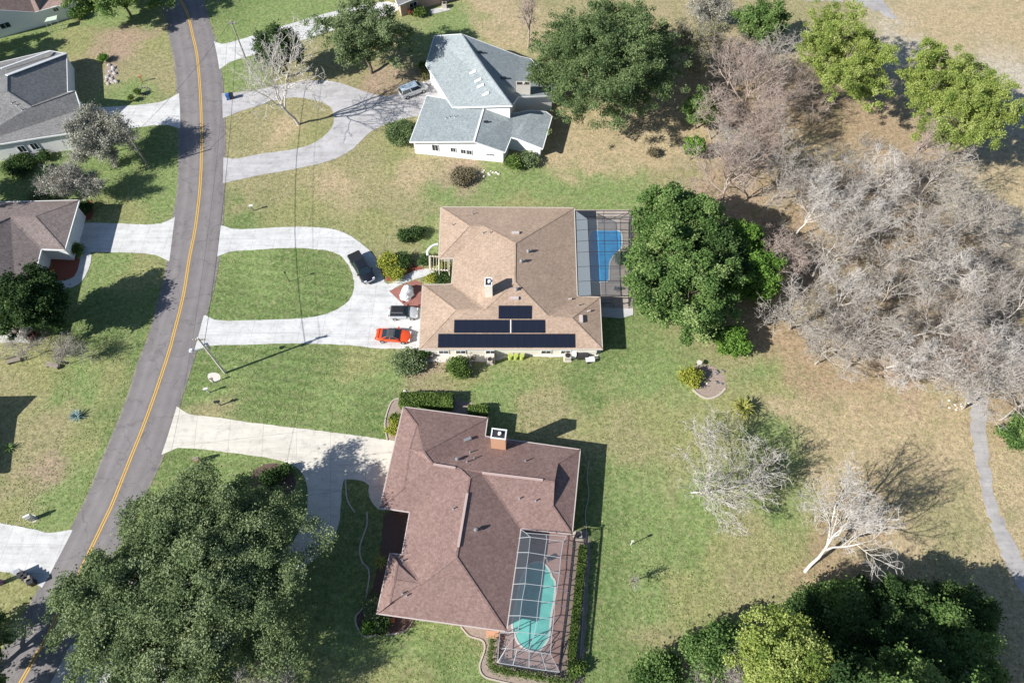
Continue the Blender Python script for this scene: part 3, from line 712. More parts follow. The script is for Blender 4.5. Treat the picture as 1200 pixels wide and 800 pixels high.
HW = house('white_walled_house', 'white walled house with a pale silver blue roof and skylights, beside the silver van', 'house',
 dict(n1=(509,42,4.3), n2=(541,40,6.2), k=(559.5,69,6.3), s=(600,124,6.4), w1=(530,126,3.6), w2=(499,76,3.2), e1=(609,66,3.6), e2=(622,69,3.2), e3=(652,103,3.0), e4=(650,112,3.2), e5=(607,114,4.2)),
 [('n1','n2','k','s','w1','w2'), ('n2','e1','e2','e3','e4','e5','s','k')],
 ['n1','n2','e1','e2','e3','e4','e5','s','w1','w2'], M['roof_blue'], M['wall_white'], M['trim_white'], over=.45)
for x, y in ((554.5,85.5),(560.5,95),(563.5,101.5),(569.5,111)):
    r = hit(HW.tris, x, y)
    n = r[1]; tx = Vector((.93, .28, 0)); tx = (tx - n * tx.dot(n)).normalized(); ty = n.cross(tx)
    MB().box(r[0] + n * .1, (1.15, .5, .16), axes=(tx, ty, n)).build('skylight', M['trim_white'], HW.roof)
vent(HW, 562, 62, .0, M['black']); vent(HW, 590, 92, .0, M['black'])
chimney(HW, 613, 108, 2.3, 1.0, 5.6, M['stone_pale'], capm=M['trim_tan'])
# low garage wing of the same house: its own roof and walls under the same root
def wing(h, V, faces, outline, roofm, wallm, trimm, over=.45):
    P = {k: G(*v) for k, v in V.items()}; from mathutils.geometry import tessellate_polygon
    rb = MB()
    for f in faces:
        pts = [P[k] for k in f]
        for t in tessellate_polygon([pts]):
            q = [pts[i] for i in t]
            if (q[1] - q[0]).cross(q[2] - q[0]).z < 0: q = q[::-1]
            rb.poly(q); h.tris.append(tuple(q)); rb.poly([u - Vector((0, 0, .16)) for u in q[::-1]])
    roof = rb.build('roof', roofm, h.root); out = [P[k] for k in outline]; m = len(out)
    fb = MB()
    for i in range(m):
        a, b = out[i], out[(i+1) % m]; fb.beam(a + Vector((0, 0, -.085)), b + Vector((0, 0, -.085)), .13, .2 + .002 * (i % 3))
    fb.build('fascia', trimm, roof)
    fp = inset(out, over); wb = MB()
    for i in range(m):
        a, b = fp[i], fp[(i+1) % m]
        q = [Vector((a.x, a.y, 0)), Vector((b.x, b.y, 0)), Vector((b.x, b.y, b.z - .14)), Vector((a.x, a.y, a.z - .14))]
        wb.poly(q); h.wt += [(q[0], q[1], q[2]), (q[0], q[2], q[3])]
    wb.build('wall', wallm, h.root); return P, roof
WP, wroof = wing(HW, dict(a=(500,112,2.8), b=(480,166.5,2.8), c=(555.5,166,4.3), d=(592,178.5,2.7), e=(599,161,3.0), e1=(607,163,3.0), f=(636,174.5,2.4), g=(647,136.5,2.4), h=(640,131,2.7), i=(622.5,129,3.1), j=(602,133,3.4), r=(567,126,4.3), w=(523,116,3.4)),
 [('a','b','c','r','w'), ('c','d','e','e1','f','g','h','i','j','r')], ['a','b','c','d','e','e1','f','g','h','i','j','r','w'], M['roof_blue'], M['wall_white'], M['trim_white'])
cb = MB(); cb.beam(WP['r'], WP['c'], .3, .12); cb.build('ridge_cap', M['trim_white'], wroof)
for x, y in ((533,137.5),(527,137.5),(523,139)): vent(HW, x, y)
vent(HW, 569.5, 143.5, .1, M['black'], .8)
for x, y, w_, h_ in ((510,173,1.0,1.3),(531,175.5,.8,.9),(543,177.5,.8,.9),(550,178.5,.8,.9),(574,181,1.1,.35)): window(HW, x, y, w_, h_)

HA = house('grey_roofed_house', 'white trimmed house with a grey shingle roof above the moss hung trees', 'house',
 dict(r1=(8,89,6.2), r2=(8,107,6.2), v=(36.5,125,4.9), e1=(78,63,2.9), e2=(79,108,2.9), gx=(88,106.5,4.6), g2=(95,128,2.8), s1=(91,155,3.4), s2=(50,161,3.4), s3=(0,169,3.4), s4=(-50,177,3.4), w1=(-60,115,6.2), w2=(-60,96,6.2), n1=(58,59.5,3.0), n2=(0,73,3.0), n3=(-60,86,3.0)),
 [('r1','e1','e2','v','r2'), ('v','e2','gx'), ('r2','v','gx','g2','s1','s2','s3','s4','w1'), ('r1','r2','w1','w2'), ('r1','w2','n3','n2','n1','e1')],
 ['n3','n2','n1','e1','e2','gx','g2','s1','s2','s3','s4','w1','w2'], M['roof_grey'], M['wall_white'], M['trim_white'], over=.25)
for v in ((14,121,'pipe'),(19.5,123.5,'pipe'),(26,129,'pipe'),(14,68,'pipe')): vent(HA, *v)
for x, y in ((26,174.5),(41,171.5)): window(HA, x, y, 1.1, 1.3)
p0, p1 = HA.P['r1'], HA.P['e1']
MB().beam(p0 + Vector((0, 0, .1)), p1 + Vector((0, 0, .1)), .6, .1).build('roof_trim', M['trim_white'], HA.roof)
a_, b_, c_ = G(58, 60, 3.3), G(1, 80, 5.0), G(58,65, 3.3)
MB().beam(G(58, 60.5, 3.4), G(1, 80.5, 5.2), .35, .12).build('roof_trim', M['trim_white'], HA.roof)

HM = house('mauve_roofed_house', 'white garage house with a mauve grey hip roof at the left edge', 'house',
 dict(n1=(93,234.5,3.1), n0=(-100,239,3.1), e1=(76,293,3.1), e2=(48.5,292,3.1), e3=(38,334,3.1), e4=(22,392,3.1), s0=(-100,392,3.1), r1=(41,253.5,'n1','n0'), r2=(12,254.5,'n1','n0'), r3=(-35,275,6.0), r5=(-100,278,6.0), r4=(-50,330,6.0)),
 [('n1','r1','r2','r3','r5','n0'), ('n1','e1','r1'), ('r1','e1','e2','r2'), ('r2','e2','e3','e4','r4','r3'), ('r4','e4','s0'), ('r3','r4','s0','r5')],
 ['n0','n1','e1','e2','e3','e4','s0','r5'], M['roof_mauve'], M['wall_white'], M['trim_white'], slope=.3)
r = MB(); pA = G(91.5, 255, 0); pB = G(86, 290, 0)
garage_door(HM, 88, 270, 4.6, 2.1)

HC = house('pinkish_roofed_house', 'white walled house with a pinkish shingle roof, in the top left corner of the picture', 'house',
 dict(a=(-45,9.5,6.7), b=(41,14.5,2.75), c=(46,13,2.8), d=(84,3,2.7), e=(70,-50,3.0), f=(-60,-60,3.0), g=(-140,60,2.6), r1=(20,-40,6.9)),
 [('a','b','c','r1'), ('c','d','e','r1'), ('a','r1','e','f','g')], ['g','a','b','c','d','e','f'], M['roof_pink'], M['wall_white'], M['trim_white'], over=.12)
window(HC, 6, 30, 1.7, 1.0); window(HC, 65, 10.5, .9, .9)
HD = house('brick_walled_house', 'pinkish walled house with a dark roof corner cut off by the top edge', 'house',
 dict(a=(461,-6,3.0), b=(466,7,2.8), c=(490,-3,2.8), d=(545,-18,2.8), e=(520,-70,2.8), f=(440,-60,2.8), r=(490,-45,4.9)),
 [('a','b','c','r'), ('c','d','r'), ('d','e','r'), ('e','f','r'), ('f','a','r')], list('abcdef'), M['roof_grey'], M['wall_tan'], M['trim_white'])
window(HD, 484, 5.5, 1.6, .9)
# the neighbour whose roof shade reaches into the left lawn
HE = house('side_house', 'neighbouring house just beyond the left edge of the picture', 'house',
 dict(a=(-40,492,2.8), b=(-52,560,2.8), c=(-140,565,2.8), d=(-140,470,2.8), e=(-55,470,4.6), r=(-90,510,4.8), e2=(-60,540,2.8)),
 [('d','e','a','r'), ('a','b','r'), ('b','c','r'), ('c','d','r')], list('deabc'), M['roof_grey'], M['wall_white'], M['trim_white'])

# ------------------------------------------------------------------ pools and screen cages
def pool(name, label, px, mat, z=.02, deck=None, cop=None):
    w = [G(*q) for q in chaikin(px, 1)]; c = sum(w, Vector()) / len(w)
    root = thing(name, label, 'swimming pool', (c.x, c.y, 0))
    MB().poly([(p.x, p.y, z + .05) for p in (w if sum(w[i].x*w[(i+1)%len(w)].y-w[(i+1)%len(w)].x*w[i].y for i in range(len(w)))>0 else w[::-1])]).build('water', mat, root)
    mb = MB()
    for i in range(len(w)):
        a, b = w[i], w[(i+1) % len(w)]
        if (b - a).length < .02: continue
        mb.beam(a + Vector((0, 0, .08)), b + Vector((0, 0, .08)), .22, .05 + .001 * (i % 3))
    mb.build('coping', cop, root)
    st = MB(); # stair rail
    return root
sheet('pool_deck', [(674,246),(742,246),(742,364),(703,364),(674,350)], .05, M['deck_tan'], 0)
PT = pool('swimming_pool', 'bright blue stepped pool inside the dark screen cage behind the tan roofed house',
 [(690.5,270),(700,270),(715,270),(725,270),(728.5,273),(729,282),(729,291),(722,297),(715,305),(714,316),(714,331),(702,331),(691,331),(690.5,300)], M['water_blue'], cop=M['stone_pale'])
sheet('pool_deck', [(586,738),(612,616),(674,626),(657,787),(582,777)], .05, M['deck_red'], 0)
PB = pool('swimming_pool', 'teal free form pool inside the white framed screen cage of the brown roofed house',
 [(620,661),(630,657.5),(638,660),(645,669),(646.5,676),(651,680),(650,700),(647.5,712),(645.5,725),(644,746),(638,756),(631,763),(620,762),(611,758),(605,750),(603,742),(600,735),(600,728),(603,712),(606,698),(609,682),(614,670)], M['water_teal'], cop=M['stone_pale'])
def cage(name, label, inner, r1, r2, outer, zi, zr, zo, endpts, top_mat, side_mat, screen_lit=False, w=.065):
    """inner/outer: eave lines, r1/r2: the two raised lines of the roof; all lists of pixels of equal length"""
    I = [G(*q, zi) for q in inner]; A1 = [G(*q, zr) for q in r1]; A2 = [G(*q, zr) for q in r2]; O = [G(*q, zo) for q in outer]
    c = sum(I + O, Vector()) / (len(I) * 2); root = thing(name, label, 'pool cage', (c.x, c.y, 0))
    top = MB(); side = MB()
    for k in range(len(I)):
        for a, b in ((I[k], A1[k]), (A1[k], A2[k]), (A2[k], O[k])): top.beam(a, b, w * .8, w + .001 * (k % 2))
        m = (A1[k] + A2[k]) / 2
        side.beam(O[k] - Vector((0, 0, .03)), Vector((O[k].x, O[k].y, .05)), w, w)
    for Ls in (A1, A2, [(p + q) / 2 for p, q in zip(A1, A2)]):
        for k in range(len(Ls) - 1): top.beam(Ls[k], Ls[k+1], w * .9, w * .9)
    for k in range(len(O) - 1):
        for zz in (0.0, -1.3, 0.12 - zo): side.beam(O[k] + Vector((0, 0, zz)), O[k+1] + Vector((0, 0, zz)), w * 1.9, w * 1.9)
        a = O[k]; b = O[k+1]
    for e in endpts:   # closing end: list of (px,py,z) polyline tops
        E_ = [G(*q) for q in e]
        for k in range(len(E_) - 1):
            top.beam(E_[k], E_[k+1], w, w); side.beam(E_[k] - Vector((0, 0, 1.3)), E_[k+1] - Vector((0, 0, 1.3)), w, w)
        for p in E_: side.beam(p, Vector((p.x, p.y, .05)), w, w)
    top.build('roof_frame', top_mat, root); side.build('side_frame', side_mat, root)
    sc = MB()
    for k in range(len(I) - 1):
        sc.poly([A1[k], A1[k+1], A2[k+1], A2[k]]); sc.poly([A2[k], A2[k+1], O[k+1], O[k]])
        sc.poly([O[k], O[k+1], Vector((O[k+1].x, O[k+1].y, .05)), Vector((O[k].x, O[k].y, .05))])
    sc.build('screen', M['screen'], root)
    s2 = MB()
    for k in range(len(I) - 1): s2.poly([I[k], I[k+1], A1[k+1], A1[k]])
    s2.build('lower_screen', M['screen_lit'] if screen_lit else M['screen'], root)
    return root, I, A1, A2, O
ys = [247, 258, 270, 283, 296, 313, 330, 347]
cg = cage('pool_cage', 'dark bronze framed screen cage over the blue pool, half hidden by green trees', [(675 + (y - 247) * .03, y) for y in ys], [(688 + (y - 247) * .05, y + (9 if y == 247 else -1)) for y in ys], [(727, y + (9 if y == 247 else -1)) for y in ys],
 [(740, y) for y in ys], 2.6, 3.5, 2.6, [[(675,247,2.6),(708,247,2.6),(740,247,2.6)], [(703,349,2.6),(722,349,2.6),(740,349,2.6)]], M['metal_dark'], M['metal_dark'], True)
ls = [(610.5,620),(608,630),(605.5,647),(603.5,665),(601,684),(598,702),(596,721),(594,741)]
l1 = [(616,624),(621.5,629),(619.5,647),(617,665),(615.5,683.5),(612,702),(609.5,721),(607,740)]
l2 = [(664,628),(660,634),(657,653),(655.5,671),(653,688),(650,706),(649,725),(646.5,744)]
lo = [(674,626),(673,640),(671,658),(669,676),(667,694),(665,712),(662.5,731),(660,750)]
ls += [(583,776)]; l1 += [(593,759)]; l2 += [(645,766)]; lo += [(656,787)]
ls[-1] = (588, 760)
cg2 = cage('pool_cage', 'white framed screen cage over the teal pool beside the brown roof', ls, l1, l2, lo, 2.6, 3.5, 2.5,
 [[(583,776,2.5),(601,779,2.5),(620,782,2.5),(640,785,2.5),(656,787,2.5)], [(594,741,2.5),(585.5,741,2.5),(583,776,2.5)], [(593,759,3.5),(583,776,2.5)], [(606,760.7,3.5),(601,779,2.5)], [(620,762.6,3.5),(620,782,2.5)], [(634,764.5,3.5),(640,785,2.5)]], M['metal_white'], M['metal_dark'])
sb = MB()
sb.poly([G(593,759,3.5), G(645,766,3.5), G(656,787,2.5), G(583,776,2.5)])
b0, b1 = G(583,776,2.5), G(656,787,2.5); sb.poly([b0, b1, Vector((b1.x, b1.y, .05)), Vector((b0.x, b0.y, .05))])
sb.build('end_screen', M['screen'], cg2[0])

# ------------------------------------------------------------------ trees
def seg_mesh(segs, sides):
    """segs: array (n, 8): p0 p1 r0 r1 -> verts, faces of open tubes"""
    s = np.asarray(segs, dtype=float); n = len(s)
    p0, p1, r0, r1 = s[:, :3], s[:, 3:6], s[:, 6], s[:, 7]
    d = p1 - p0; L = np.linalg.norm(d, axis=1, keepdims=True); d = d / np.maximum(L, 1e-6)
    ref = np.where(np.abs(d[:, 2:3]) < .9, np.array([[0, 0, 1.]]), np.array([[1., 0, 0]]))
    u = np.cross(d, ref); u /= np.linalg.norm(u, axis=1, keepdims=True); w = np.cross(d, u)
    V = np.zeros((n, 2, sides, 3))
    for k in range(sides):
        t = 2 * math.pi * k / sides; q = u * math.cos(t) + w * math.sin(t)
        V[:, 0, k] = p0 + q * r0[:, None]; V[:, 1, k] = p1 + q * r1[:, None]
    base = (np.arange(n) * 2 * sides)[:, None]
    F = []
    for k in range(sides):
        k2 = (k + 1) % sides; F.append(np.concatenate([base + k, base + k2, base + sides + k2, base + sides + k], 1))
    return V.reshape(-1, 3), np.stack(F, 1).reshape(-1, 4)
def skeleton(rng, H, spread=1.0, levels=4, trunk=.28, r0=.32, kids=(3, 5), ratio=.68, up=.25, lean=(0, 0), wob=.22):
    segs = []; tips = []
    def grow(p, d, L, r, lv):
        n = 4 if lv < 2 else 3
        q = p; rr = r
        pts = [p]
        for k in range(n):
            d = (d + Vector((rng.gauss(0, wob), rng.gauss(0, wob), rng.gauss(0, wob * .6) + up * (.25 if lv else 0)))).normalized()
            q2 = q + d * (L / n); r2 = rr * (.86 if lv else .9)
            segs.append((*q, *q2, rr, r2, lv)); q = q2; rr = r2; pts.append(q)
        if lv >= levels: tips.append(q); return
        nk = rng.randint(*kids) if lv else kids[1]
        for j in range(nk):
            t = .35 + .65 * (j + rng.random() * .6) / nk if lv else .65 + .35 * (j + rng.random()) / nk
            t = min(t, 1.0); i = min(int(t * n), n - 1); base = pts[i].lerp(pts[i+1], t * n - i)
            ax = d.orthogonal().normalized(); ax.rotate(Matrix.Rotation(rng.random() * 6.283 if lv else 6.283 * (j + rng.random() * .5) / nk, 3, d))
            ang = (rng.uniform(.45, 1.0)) * spread
            nd = (d * math.cos(ang) + ax * math.sin(ang)).normalized()
            grow(base, nd, L * ratio * rng.uniform(.8, 1.2) * (1.35 if lv == 0 else 1), r * (.55 if lv else .6), lv + 1)
        grow(q, d, L * ratio * rng.uniform(.8, 1.1), rr * .8, lv + 1)
    grow(Vector((0, 0, -.1)), Vector((lean[0], lean[1], 1)).normalized(), H * trunk, r0, 0)
    top = max(s[5] for s in segs)
    k = H / top
    segs = [(*(np.array(s[:6]) * k), s[6], s[7], s[8]) for s in segs]
    return segs, [t * k for t in tips]
def rad_of(segs): return np.percentile([math.hypot(s[3], s[4]) for s in segs], 96)
def scale_r(segs, tips, Rw):
    k = Rw / rad_of(segs)
    segs = [(s[0]*k, s[1]*k, s[2], s[3]*k, s[4]*k, s[5], s[6], s[7], s[8]) for s in segs]
    return segs, [Vector((t.x * k, t.y * k, t.z)) for t in tips]
def bare_tree(name, label, loc, H, Rw, mat, seed, levels=4, ntw=4, group=None, cat='tree', thick=1.0, rz=0.0, trunk=.28, spread=1.0, kids=(3, 5), minr=.018, moss=None, nmoss=0, lean=(0, 0)):
    rng = random.Random(seed); segs, tips = skeleton(rng, H, spread, levels, trunk, r0=.0135 * H * thick, kids=kids, lean=lean)
    segs, tips = scale_r(segs, tips, Rw)
    segs = [(*s[:6], max(s[6], minr), max(s[7], minr * .8), s[8]) for s in segs]
    root = thing(name, label, cat, loc, rz, group)
    a = [s[:8] for s in segs if s[8] <= 1]; b = [s[:8] for s in segs if s[8] > 1]
    v, f = seg_mesh(a, 7); fastmesh('trunk', v, f, 4, mat, parent=root, smooth=True)
    # twigs at the ends
    tw = []
    for t in tips:
        for _ in range(ntw):
            d = Vector((rng.gauss(0, 1), rng.gauss(0, 1), rng.gauss(.35, .7))).normalized(); L = rng.uniform(.4, 1.15)
            m = t + d * L * .5; e = m + (d + Vector((rng.gauss(0, .4), rng.gauss(0, .4), rng.gauss(0, .3)))).normalized() * L * .5
            tw.append((*t, *m, minr * .8, minr * .65)); tw.append((*m, *e, minr * .65, minr * .45))
    v, f = seg_mesh(b + tw, 3); fastmesh('crown', v, f, 4, mat, parent=root)
    if moss is not None and nmoss:
        ps = [Vector(s[3:6]) for s in segs if s[8] >= 2]
        rngn = np.random.default_rng(seed)
        C = np.array([ps[i] for i in rngn.integers(0, len(ps), nmoss)]) + rngn.normal(0, .3, (nmoss, 3))
        leaf_mesh('foliage', C, rngn, .115, moss, root, up=.3)
    return root
def leaf_mesh(name, C, rng, size, mat, parent, up=.6, tone=None, aspect=.65):
    n = len(C)
    nr = rng.normal(0, 1, (n, 3)); nr[:, 2] = np.abs(nr[:, 2]) + up; nr /= np.linalg.norm(nr, axis=1, keepdims=True)
    a = rng.normal(0, 1, (n, 3)); u = np.cross(nr, a); u /= np.linalg.norm(u, axis=1, keepdims=True); w = np.cross(nr, u)
    s = size * rng.uniform(.6, 1.35, (n, 1))
    V = np.stack([C - u * s, C - w * s * aspect, C + u * s, C + w * s * aspect], 1)
    V[:, 0] += nr * s * .25 * rng.uniform(-1, 1, (n, 1)); V[:, 2] += nr * s * .25 * rng.uniform(-1, 1, (n, 1))
    F = np.arange(n * 4).reshape(n, 4)
    if tone is None: tone = rng.uniform(0, 1, n)
    return fastmesh(name, V.reshape(-1, 3), F, 4, mat, tone=np.clip(tone, 0, 1), parent=parent)
def clumps(rng, seed, Rx, Ry, zc, Rz, ncl, rough=.35, shell=.55, umbrella=0.0):
    d = rng.normal(0, 1, (ncl * 3, 3)); d /= np.linalg.norm(d, axis=1, keepdims=True)
    d = d[d[:, 2] > -.55][:ncl]
    rad = shell + (1 - shell) * rng.uniform(0, 1, len(d)) ** .6
    rad = np.where(rng.uniform(0, 1, len(d)) < .25, rng.uniform(.25, .8, len(d)), rad)
    k = np.array([1 + rough * 1.5 * noise.noise((x * 1.7 + seed, y * 1.7, z * 1.7)) + rough * .8 * noise.noise((x * 4 + seed, y * 4, z * 4 + 5)) for x, y, z in d])
    P = d * (rad * k)[:, None] * np.array([[Rx, Ry, Rz]]); P[:, 2] += zc
    P[:, 2] = np.maximum(P[:, 2], .8)
    return P
def leafy_tree(name, label, loc, H, Rx, mat, seed, n=30000, leaf=.2, ncl=260, cr=.85, Ry=None, bark='bark_dark', zc=.62, Rz=.38, rough=.4, rz=0.0, group=None, cat='tree', tight=1.0, r0=None, flat=.55, gap=0.0):
    Ry = Ry or Rx; rng = np.random.default_rng(seed); rr = random.Random(seed)
    root = thing(name, label, cat, loc, rz, group)
    segs, tips = skeleton(rr, H * .9, 1.05, 3, .25, r0=r0 or .028 * H, kids=(3, 4))
    segs, tips = scale_r(segs, tips, Rx * .86)
    v, f = seg_mesh([s[:8] for s in segs], 6); fastmesh('trunk', v, f, 4, M[bark], parent=root, smooth=True)
    P = clumps(rng, seed, Rx - cr * .8, Ry - cr * .8, H * zc, H * Rz - cr * .3, ncl, rough)
    # limb ends carry clumps too
    T = np.array([list(t) for t in tips]); T = T[rng.integers(0, len(T), ncl // 5)]
    P = np.concatenate([P, T])
    sz = rng.uniform(.6, 1.35, len(P)) * cr; ct = np.clip(rng.normal(.45, .2, len(P)), 0, 1)
    if gap:
        keep = np.array([noise.noise((p[0] * .33 + seed, p[1] * .33, p[2] * .2)) > -gap for p in P]); P, sz, ct = P[keep], sz[keep], ct[keep]
    wts = sz ** 2; ci = rng.choice(len(P), n, p=wts / wts.sum())
    d = rng.normal(0, 1, (n, 3)); d /= np.linalg.norm(d, axis=1, keepdims=True)
    rad = rng.uniform(0, 1, n) ** .45
    off = d * (rad * sz[ci])[:, None]; off[:, 2] *= flat
    # ragged outer sprigs
    far = rng.uniform(0, 1, n) < .14; off[far] *= 1.7
    C = P[ci] + off
    tone = ct[ci] + rng.normal(0, .11, n) + .22 * np.array([noise.noise((p[0]*.35+seed, p[1]*.35, p[2]*.35)) for p in P])[ci]
    leaf_mesh('crown', C, rng, leaf, mat if not isinstance(mat, str) else M[mat], root, tone=tone)
    return root
def at_crown(px, py, zc): p = G(px, py, zc); return (p.x, p.y, 0)
def LT(label, px, py, H, Rx, mat, seed, zc=.62, **k):
    if k.get('leaf', .2) >= .16: k['leaf'] = k.get('leaf', .2) * .78; k['n'] = int(k.get('n', 30000) * 1.5)
    return leafy_tree('leafy_tree' if 'nm' not in k else k.pop('nm'), label, at_crown(px, py, H * zc), H, Rx, mat, seed, zc=zc, **k)
LT('huge spreading live oak overhanging the road in the lower left corner', 216, 684, 12, 11.6, 'leaf_oak_grey', 11, n=300000, leaf=.11, ncl=1500, cr=.9, Ry=11.8, Rz=.34, rough=.45, nm='live_oak', gap=.36, r0=.6)
LT('wide dark green oak overhanging the right side of the silver blue roof', 713, 66, 14.5, 11.8, 'leaf_oak', 12, n=160000, leaf=.13, ncl=1100, cr=.9, Ry=13.5, Rz=.38, rough=.42, nm='live_oak', gap=.4)
LT('grey green oak standing over the top driveway, above the silver van', 426, 42, 12, 7.3, 'leaf_oak_grey', 13, n=52000, leaf=.13, ncl=520, cr=.75, nm='live_oak', gap=.28, rough=.5)
LT('dark evergreen tree behind the bare white sycamore', 326, 58, 9, 4.6, 'leaf_dark', 14, n=20000, leaf=.17, ncl=140, cr=.8, nm='evergreen_tree')
LT('green tree at the top edge hanging over the road shoulder', 136, -14, 9, 8, 'leaf_mag', 15, n=42000, leaf=.19, ncl=260, gap=.4, nm='broadleaf_tree')
LT('dark green dense tree at the left edge against the mauve roofed house', 34, 355, 10, 4.4, 'leaf_dark', 16, n=42000, leaf=.19, ncl=200, nm='evergreen_tree', Rz=.34)
G_M = 'glossy green trees behind the blue pool'
LT('tall magnolia nearest the house row top, above the blue pool cage corner', 792, 262, 11, 6.0, 'leaf_mag', 21, n=46000, leaf=.2, ncl=260, nm='magnolia_tree', group=G_M)
LT('broadest magnolia beside the pool cage, lower left of its clump', 797, 342, 11, 6.8, 'leaf_mag', 22, n=62000, leaf=.19, ncl=320, nm='magnolia_tree', group=G_M, Rz=.4)
LT('low magnolia leaning over the right edge of the blue pool cage', 762, 296, 7, 3.2, 'leaf_mag', 29, n=18000, leaf=.18, ncl=110, nm='magnolia_tree', group=G_M)
LT('dark shaded magnolia in the middle of the clump behind the pool', 838, 300, 9, 4.5, 'leaf_dark', 23, n=26000, leaf=.2, ncl=150, nm='magnolia_tree', group=G_M)
LT('bright green young tree on the right side of the clump behind the pool', 884, 322, 7.5, 4.0, 'leaf_bright', 24, n=24000, leaf=.19, ncl=130, nm='laurel_tree', group=G_M)
LT('small bright green tree at the top right of the clump behind the pool', 868, 283, 7, 3.0, 'leaf_bright', 25, n=15000, leaf=.18, ncl=90, nm='laurel_tree', group=G_M)
LT('low bright green bush tree at the bottom of the clump behind the pool', 856, 397, 3.6, 2.5, 'leaf_bright', 26, n=12000, leaf=.15, ncl=70, cr=.6, nm='laurel_tree', group=G_M)
LT('small dark evergreen between the blue pool clump and its low bush', 826, 372, 6, 2.8, 'leaf_dark', 27, n=12000, leaf=.17, ncl=80, nm='laurel_tree', group=G_M)
LT('small upright bright green tree alone at the edge of the dry back lawn', 813, 172, 4.5, 1.5, 'leaf_bright', 28, n=7000, leaf=.15, ncl=50, cr=.5, nm='young_tree')
LT('yellow green pine at the top with sandy path showing behind its crown', 990, 64, 14, 6.7, 'leaf_pine', 31, n=95000, leaf=.10, ncl=700, cr=.62, flat=.75, zc=.7, Rz=.3, Ry=10, nm='pine_tree', bark='bark_pine', gap=.3, rough=.45)
LT('large yellow green pine with a visible leaning trunk near the right edge', 1117, 112, 15, 7.6, 'leaf_pine', 32, n=150000, leaf=.10, ncl=1000, cr=.62, flat=.75, zc=.73, Rz=.27, Ry=9.6, nm='pine_tree', bark='bark_pine', gap=.38, rough=.4)
LT('dark green tree between the grey woods and the pine at the top', 893, 28, 8, 4.3, 'leaf_mag', 33, n=22000, leaf=.19, ncl=130, nm='broadleaf_tree')
LT('green tree at the top edge right of the wide oak', 822, 128, 6.5, 3.0, 'leaf_mag', 34, n=13000, leaf=.18, ncl=80, nm='broadleaf_tree')
G_B = 'dark evergreen trees of the lower right thicket'
LT('leftmost low green tree of the lower right thicket', 773, 798, 5, 2.8, 'leaf_mag', 41, n=15000, leaf=.17, ncl=90, nm='broadleaf_tree', group=G_B)
LT('green tree left of the bright pine in the lower right thicket', 842, 772, 6, 3.8, 'leaf_mag', 42, n=22000, leaf=.18, ncl=120, nm='broadleaf_tree', group=G_B)
LT('bright yellow green pine standing out of the lower right thicket', 922, 778, 16, 4.3, 'leaf_pine', 43, n=65000, leaf=.10, ncl=320, cr=.6, flat=.75, zc=.8, Rz=.19, nm='pine_tree', bark='bark_pine')
k = 0
for px, py, H_, r_, lb in ((985,712,7,3.4,'dark tree on the upper left shoulder of the lower right thicket'), (1010,765,9,4.2,'shaded tree right beside the bright pine of the thicket'), (1048,715,7.5,4.0,'dark tree at the upper middle of the lower right thicket'),
    (1095,748,8.5,4.4,'dark tree right of the middle of the lower right thicket'), (1132,722,6.5,3.2,'rightmost dark tree at the top of the lower right thicket'), (1062,790,10,4.6,'tall dark tree at the bottom middle of the thicket'),
    (1128,800,9,4.3,'dark tree at the bottom right of the thicket'), (955,720,5.5,2.8,'low dark tree at the left end of the thicket edge'), (972,840,18,5.2,'tall tree of the thicket rising just beyond the bottom edge'), (1055,850,19,6.2,'second tall tree of the thicket beyond the bottom edge')):
    LT(lb, px, py, H_, r_, 'leaf_dark' if k % 3 else 'leaf_mag', 50 + k, n=int(1500 * r_ * r_ * .9), leaf=.18, ncl=int(30 * r_), nm='broadleaf_tree', group=G_B, rough=.5); k += 1
LT('sparse grey green tree at the bottom edge of the lower right thicket', 1112, 806, 8, 3.2, 'leaf_olive', 63, n=7000, leaf=.15, ncl=80, nm='broadleaf_tree', group=G_B)
LT('green bush like tree at the right edge beside the gravel path', 1203, 512, 3.5, 2.6, 'leaf_mag', 64, n=9000, leaf=.15, ncl=60, cr=.6, nm='young_tree')
# trees that stand just outside the frame and shade the picture
LT('tree beyond the left edge at the foot of the road', -75, 790, 11, 6, 'leaf_oak', 71, n=26000, ncl=180, nm='shade_tree', gap=.3)
LT('tree beyond the left edge shading the lawn above the mauve roof', -95, 215, 11, 6, 'leaf_oak', 72, n=26000, ncl=180, nm='shade_tree', gap=.3)
LT('tree beyond the left edge shading the lawn above the grey roof', -75, 45, 10, 5.5, 'leaf_oak', 73, n=16000, ncl=120, nm='shade_tree', gap=.2)

def BT(label, px, py, H, Rw, mat, seed, zc=.65, **k):
    return bare_tree(k.pop('nm', 'bare_tree'), label, at_crown(px, py, H * zc), H, Rw, M[mat], seed, **k)
def BB(label, px, py, H, Rw, mat, seed, **k):
    p = G(px, py); return bare_tree(k.pop('nm', 'bare_tree'), label, (p.x, p.y, 0), H, Rw, M[mat], seed, **k)
BB('tall bare white barked sycamore inside the loop of the upper driveway', 350, 146, 18, 7.4, 'bark_white', 101, levels=4, minr=.028, spread=.85, lean=(-.12, .0), nm='bare_sycamore', kids=(2, 4), ntw=3)
BT('upper moss hung grey tree in front of the grey roof and its driveway', 103, 152, 8, 6.2, 'bark_grey', 102, moss=M['leaf_moss'], nmoss=35000, nm='mossy_tree')
BT('lower moss hung grey tree beside the timber street pole', 82, 205, 7, 4.4, 'bark_grey', 103, moss=M['leaf_moss'], nmoss=6500, nm='mossy_tree')
BT('silvery half bare tree with thin olive leaves in the back lawn', 824, 558, 9.0, 8.8, 'bark_white', 104, moss=M['leaf_olive'], nmoss=1500, nm='half_bare_tree', minr=.024, kids=(3, 4), ntw=4)
